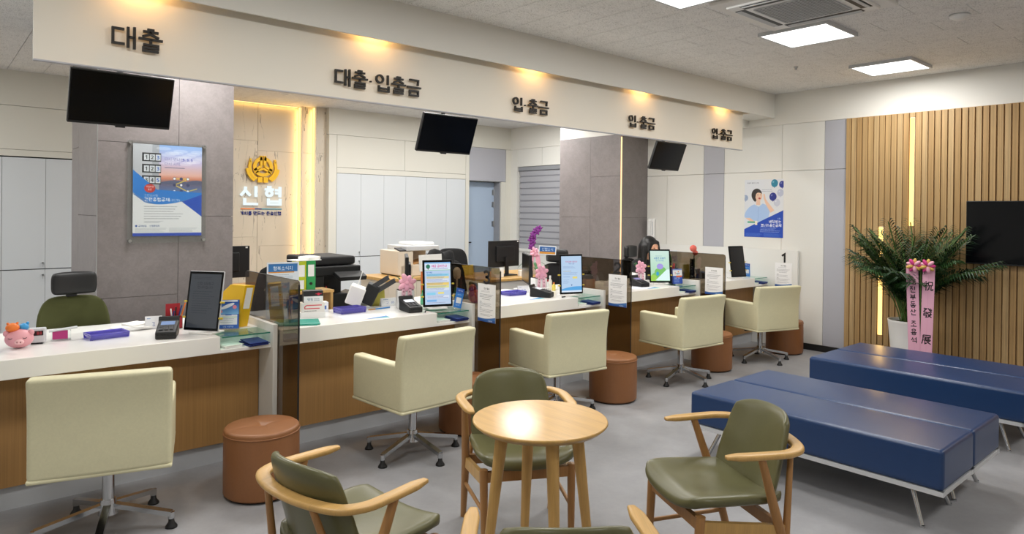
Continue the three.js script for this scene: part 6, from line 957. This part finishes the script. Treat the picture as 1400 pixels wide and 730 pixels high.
// ================================================================ the person at the fifth desk
function field(bones, cell, k = 0.03) {                 // bones: [a, b, ra, rb]; joined by a smooth minimum and meshed
  const lo = V(1e9, 1e9, 1e9), hi = V(-1e9, -1e9, -1e9); for (const [a, b, ra, rb] of bones) for (const [p, r] of [[a, ra], [b, rb]]) { lo.min(p.clone().subScalar(r + 0.03)); hi.max(p.clone().addScalar(r + 0.03)); }
  const c = lo.clone().add(hi).multiplyScalar(0.5), half = Math.max(hi.x - lo.x, hi.y - lo.y, hi.z - lo.z) / 2 + 2 * cell, n = Math.min(120, Math.ceil(2 * half / cell));
  const mc = new MarchingCubes(n, M.skin, false, false, 120000), h = n / 2, p = V(), d = V(), e = V();
  for (let z = 0; z < n; z++) for (let y = 0; y < n; y++) for (let x = 0; x < n; x++) {
    p.set((x - h) / h * half + c.x, (y - h) / h * half + c.y, (z - h) / h * half + c.z); let s = 1;
    for (const [a, b, ra, rb] of bones) { d.subVectors(b, a); e.subVectors(p, a); const l = d.lengthSq(), t = l > 0 ? THREE.MathUtils.clamp(e.dot(d) / l, 0, 1) : 0; const q = e.addScaledVector(d, -t).length() - (ra + (rb - ra) * t); const m = Math.max(k - Math.abs(s - q), 0) / k; s = Math.min(s, q) - m * m * k * 0.25; }
    mc.field[z * n * n + y * n + x] = -s;
  }
  mc.isolation = 0; mc.update();
  const g = new THREE.BufferGeometry(), N = mc.count * 3, pos = new Float32Array(mc.positionArray.slice(0, N)); for (let i = 0; i < N; i += 3) { pos[i] = pos[i] * half + c.x; pos[i + 1] = pos[i + 1] * half + c.y; pos[i + 2] = pos[i + 2] * half + c.z; }
  g.setAttribute('position', new THREE.Float32BufferAttribute(pos, 3)); return metric(smooth(g));
}
{
  const t = thing('person', 'person with long black hair in dark clothes seated behind the green screen, looking down', 'person', [6.5, 0, -4.98], -0.1);
  const cap = (a, b, ra, rb = ra) => [V(...a), V(...b), ra, rb];
  const torso = [cap([0, 0.56, -0.1], [0, 0.7, -0.09], 0.125, 0.105), cap([0, 0.7, -0.09], [0, 0.86, -0.04], 0.105, 0.115), cap([-0.12, 0.89, -0.03], [0.12, 0.89, -0.03], 0.062)];
  const limbs = []; const hands = [];
  for (const s of [-1, 1]) {
    limbs.push(cap([s * 0.165, 0.885, -0.03], [s * 0.215, 0.72, 0.04], 0.05, 0.041), cap([s * 0.215, 0.72, 0.04], [s * 0.11, 0.772, 0.24], 0.038, 0.026), cap([s * 0.085, 0.56, -0.08], [s * 0.1, 0.55, 0.27], 0.085, 0.062), cap([s * 0.1, 0.55, 0.27], [s * 0.1, 0.1, 0.24], 0.056, 0.036), cap([s * 0.1, 0.05, 0.22], [s * 0.1, 0.035, 0.36], 0.036, 0.03));
    const w = [s * 0.11, 0.768, 0.25]; hands.push(cap(w, [s * 0.1, 0.764, 0.32], 0.024, 0.03), cap([s * 0.105, 0.764, 0.29], [s * 0.105 - s * 0.045, 0.76, 0.325], 0.012, 0.009), cap([s * 0.06, 0.76, 0.325], [s * 0.055, 0.75, 0.35], 0.009, 0.008));
    for (let f = 0; f < 4; f++) { const x = s * (0.078 + f * 0.018), L = [0.05, 0.058, 0.053, 0.042][f]; hands.push(cap([x, 0.768, 0.335], [x, 0.768, 0.335 + L * 0.6], 0.009, 0.0085), cap([x, 0.768, 0.335 + L * 0.6], [x, 0.75, 0.335 + L], 0.0085, 0.0075)); }
  }
  const head = [cap([0, 0.93, -0.02], [0, 1.03, 0.03], 0.05, 0.046), cap([0, 1.12, 0.035], [0, 1.1, 0.06], 0.088, 0.08), cap([0, 1.06, 0.09], [0, 1.04, 0.1], 0.058, 0.035), cap([0, 1.1, 0.14], [0, 1.075, 0.158], 0.009, 0.013), cap([-0.025, 1.045, 0.122], [0.025, 1.045, 0.122], 0.009), cap([-0.088, 1.095, 0.05], [-0.09, 1.075, 0.052], 0.012), cap([0.088, 1.095, 0.05], [0.09, 1.075, 0.052], 0.012)];
  const body = part('body', [field([...torso, ...limbs], 0.014), field(head, 0.006, 0.014), field(hands, 0.0085, 0.006)], M.skin, t);
  part('dark_clothes', [field([...torso, ...limbs].map(([a, b, ra, rb]) => [a, b, ra + 0.011, rb + 0.011]), 0.014)], M.blackFabric, t, 'dark jacket and trousers');
  part('hair', [field([cap([0, 1.135, 0.02], [0, 1.12, 0.035], 0.1, 0.096), cap([-0.075, 1.11, 0.03], [-0.09, 0.92, 0.03], 0.042, 0.03), cap([0.075, 1.11, 0.03], [0.09, 0.92, 0.03], 0.042, 0.03), cap([0, 1.1, -0.03], [0, 0.93, -0.08], 0.085, 0.06), cap([-0.06, 1.15, 0.09], [-0.085, 1.06, 0.1], 0.03, 0.018), cap([0.06, 1.15, 0.09], [0.085, 1.06, 0.1], 0.03, 0.018)], 0.008, 0.02)], M.hair, t, 'long black hair');
  for (const s of [-1, 1]) part('eye', metric(new THREE.SphereGeometry(0.0085, 10, 8).scale(1.3, 0.5, 0.6).translate(s * 0.032, 1.095, 0.136)), M.black, t);
}
renderer.render(scene, camera);
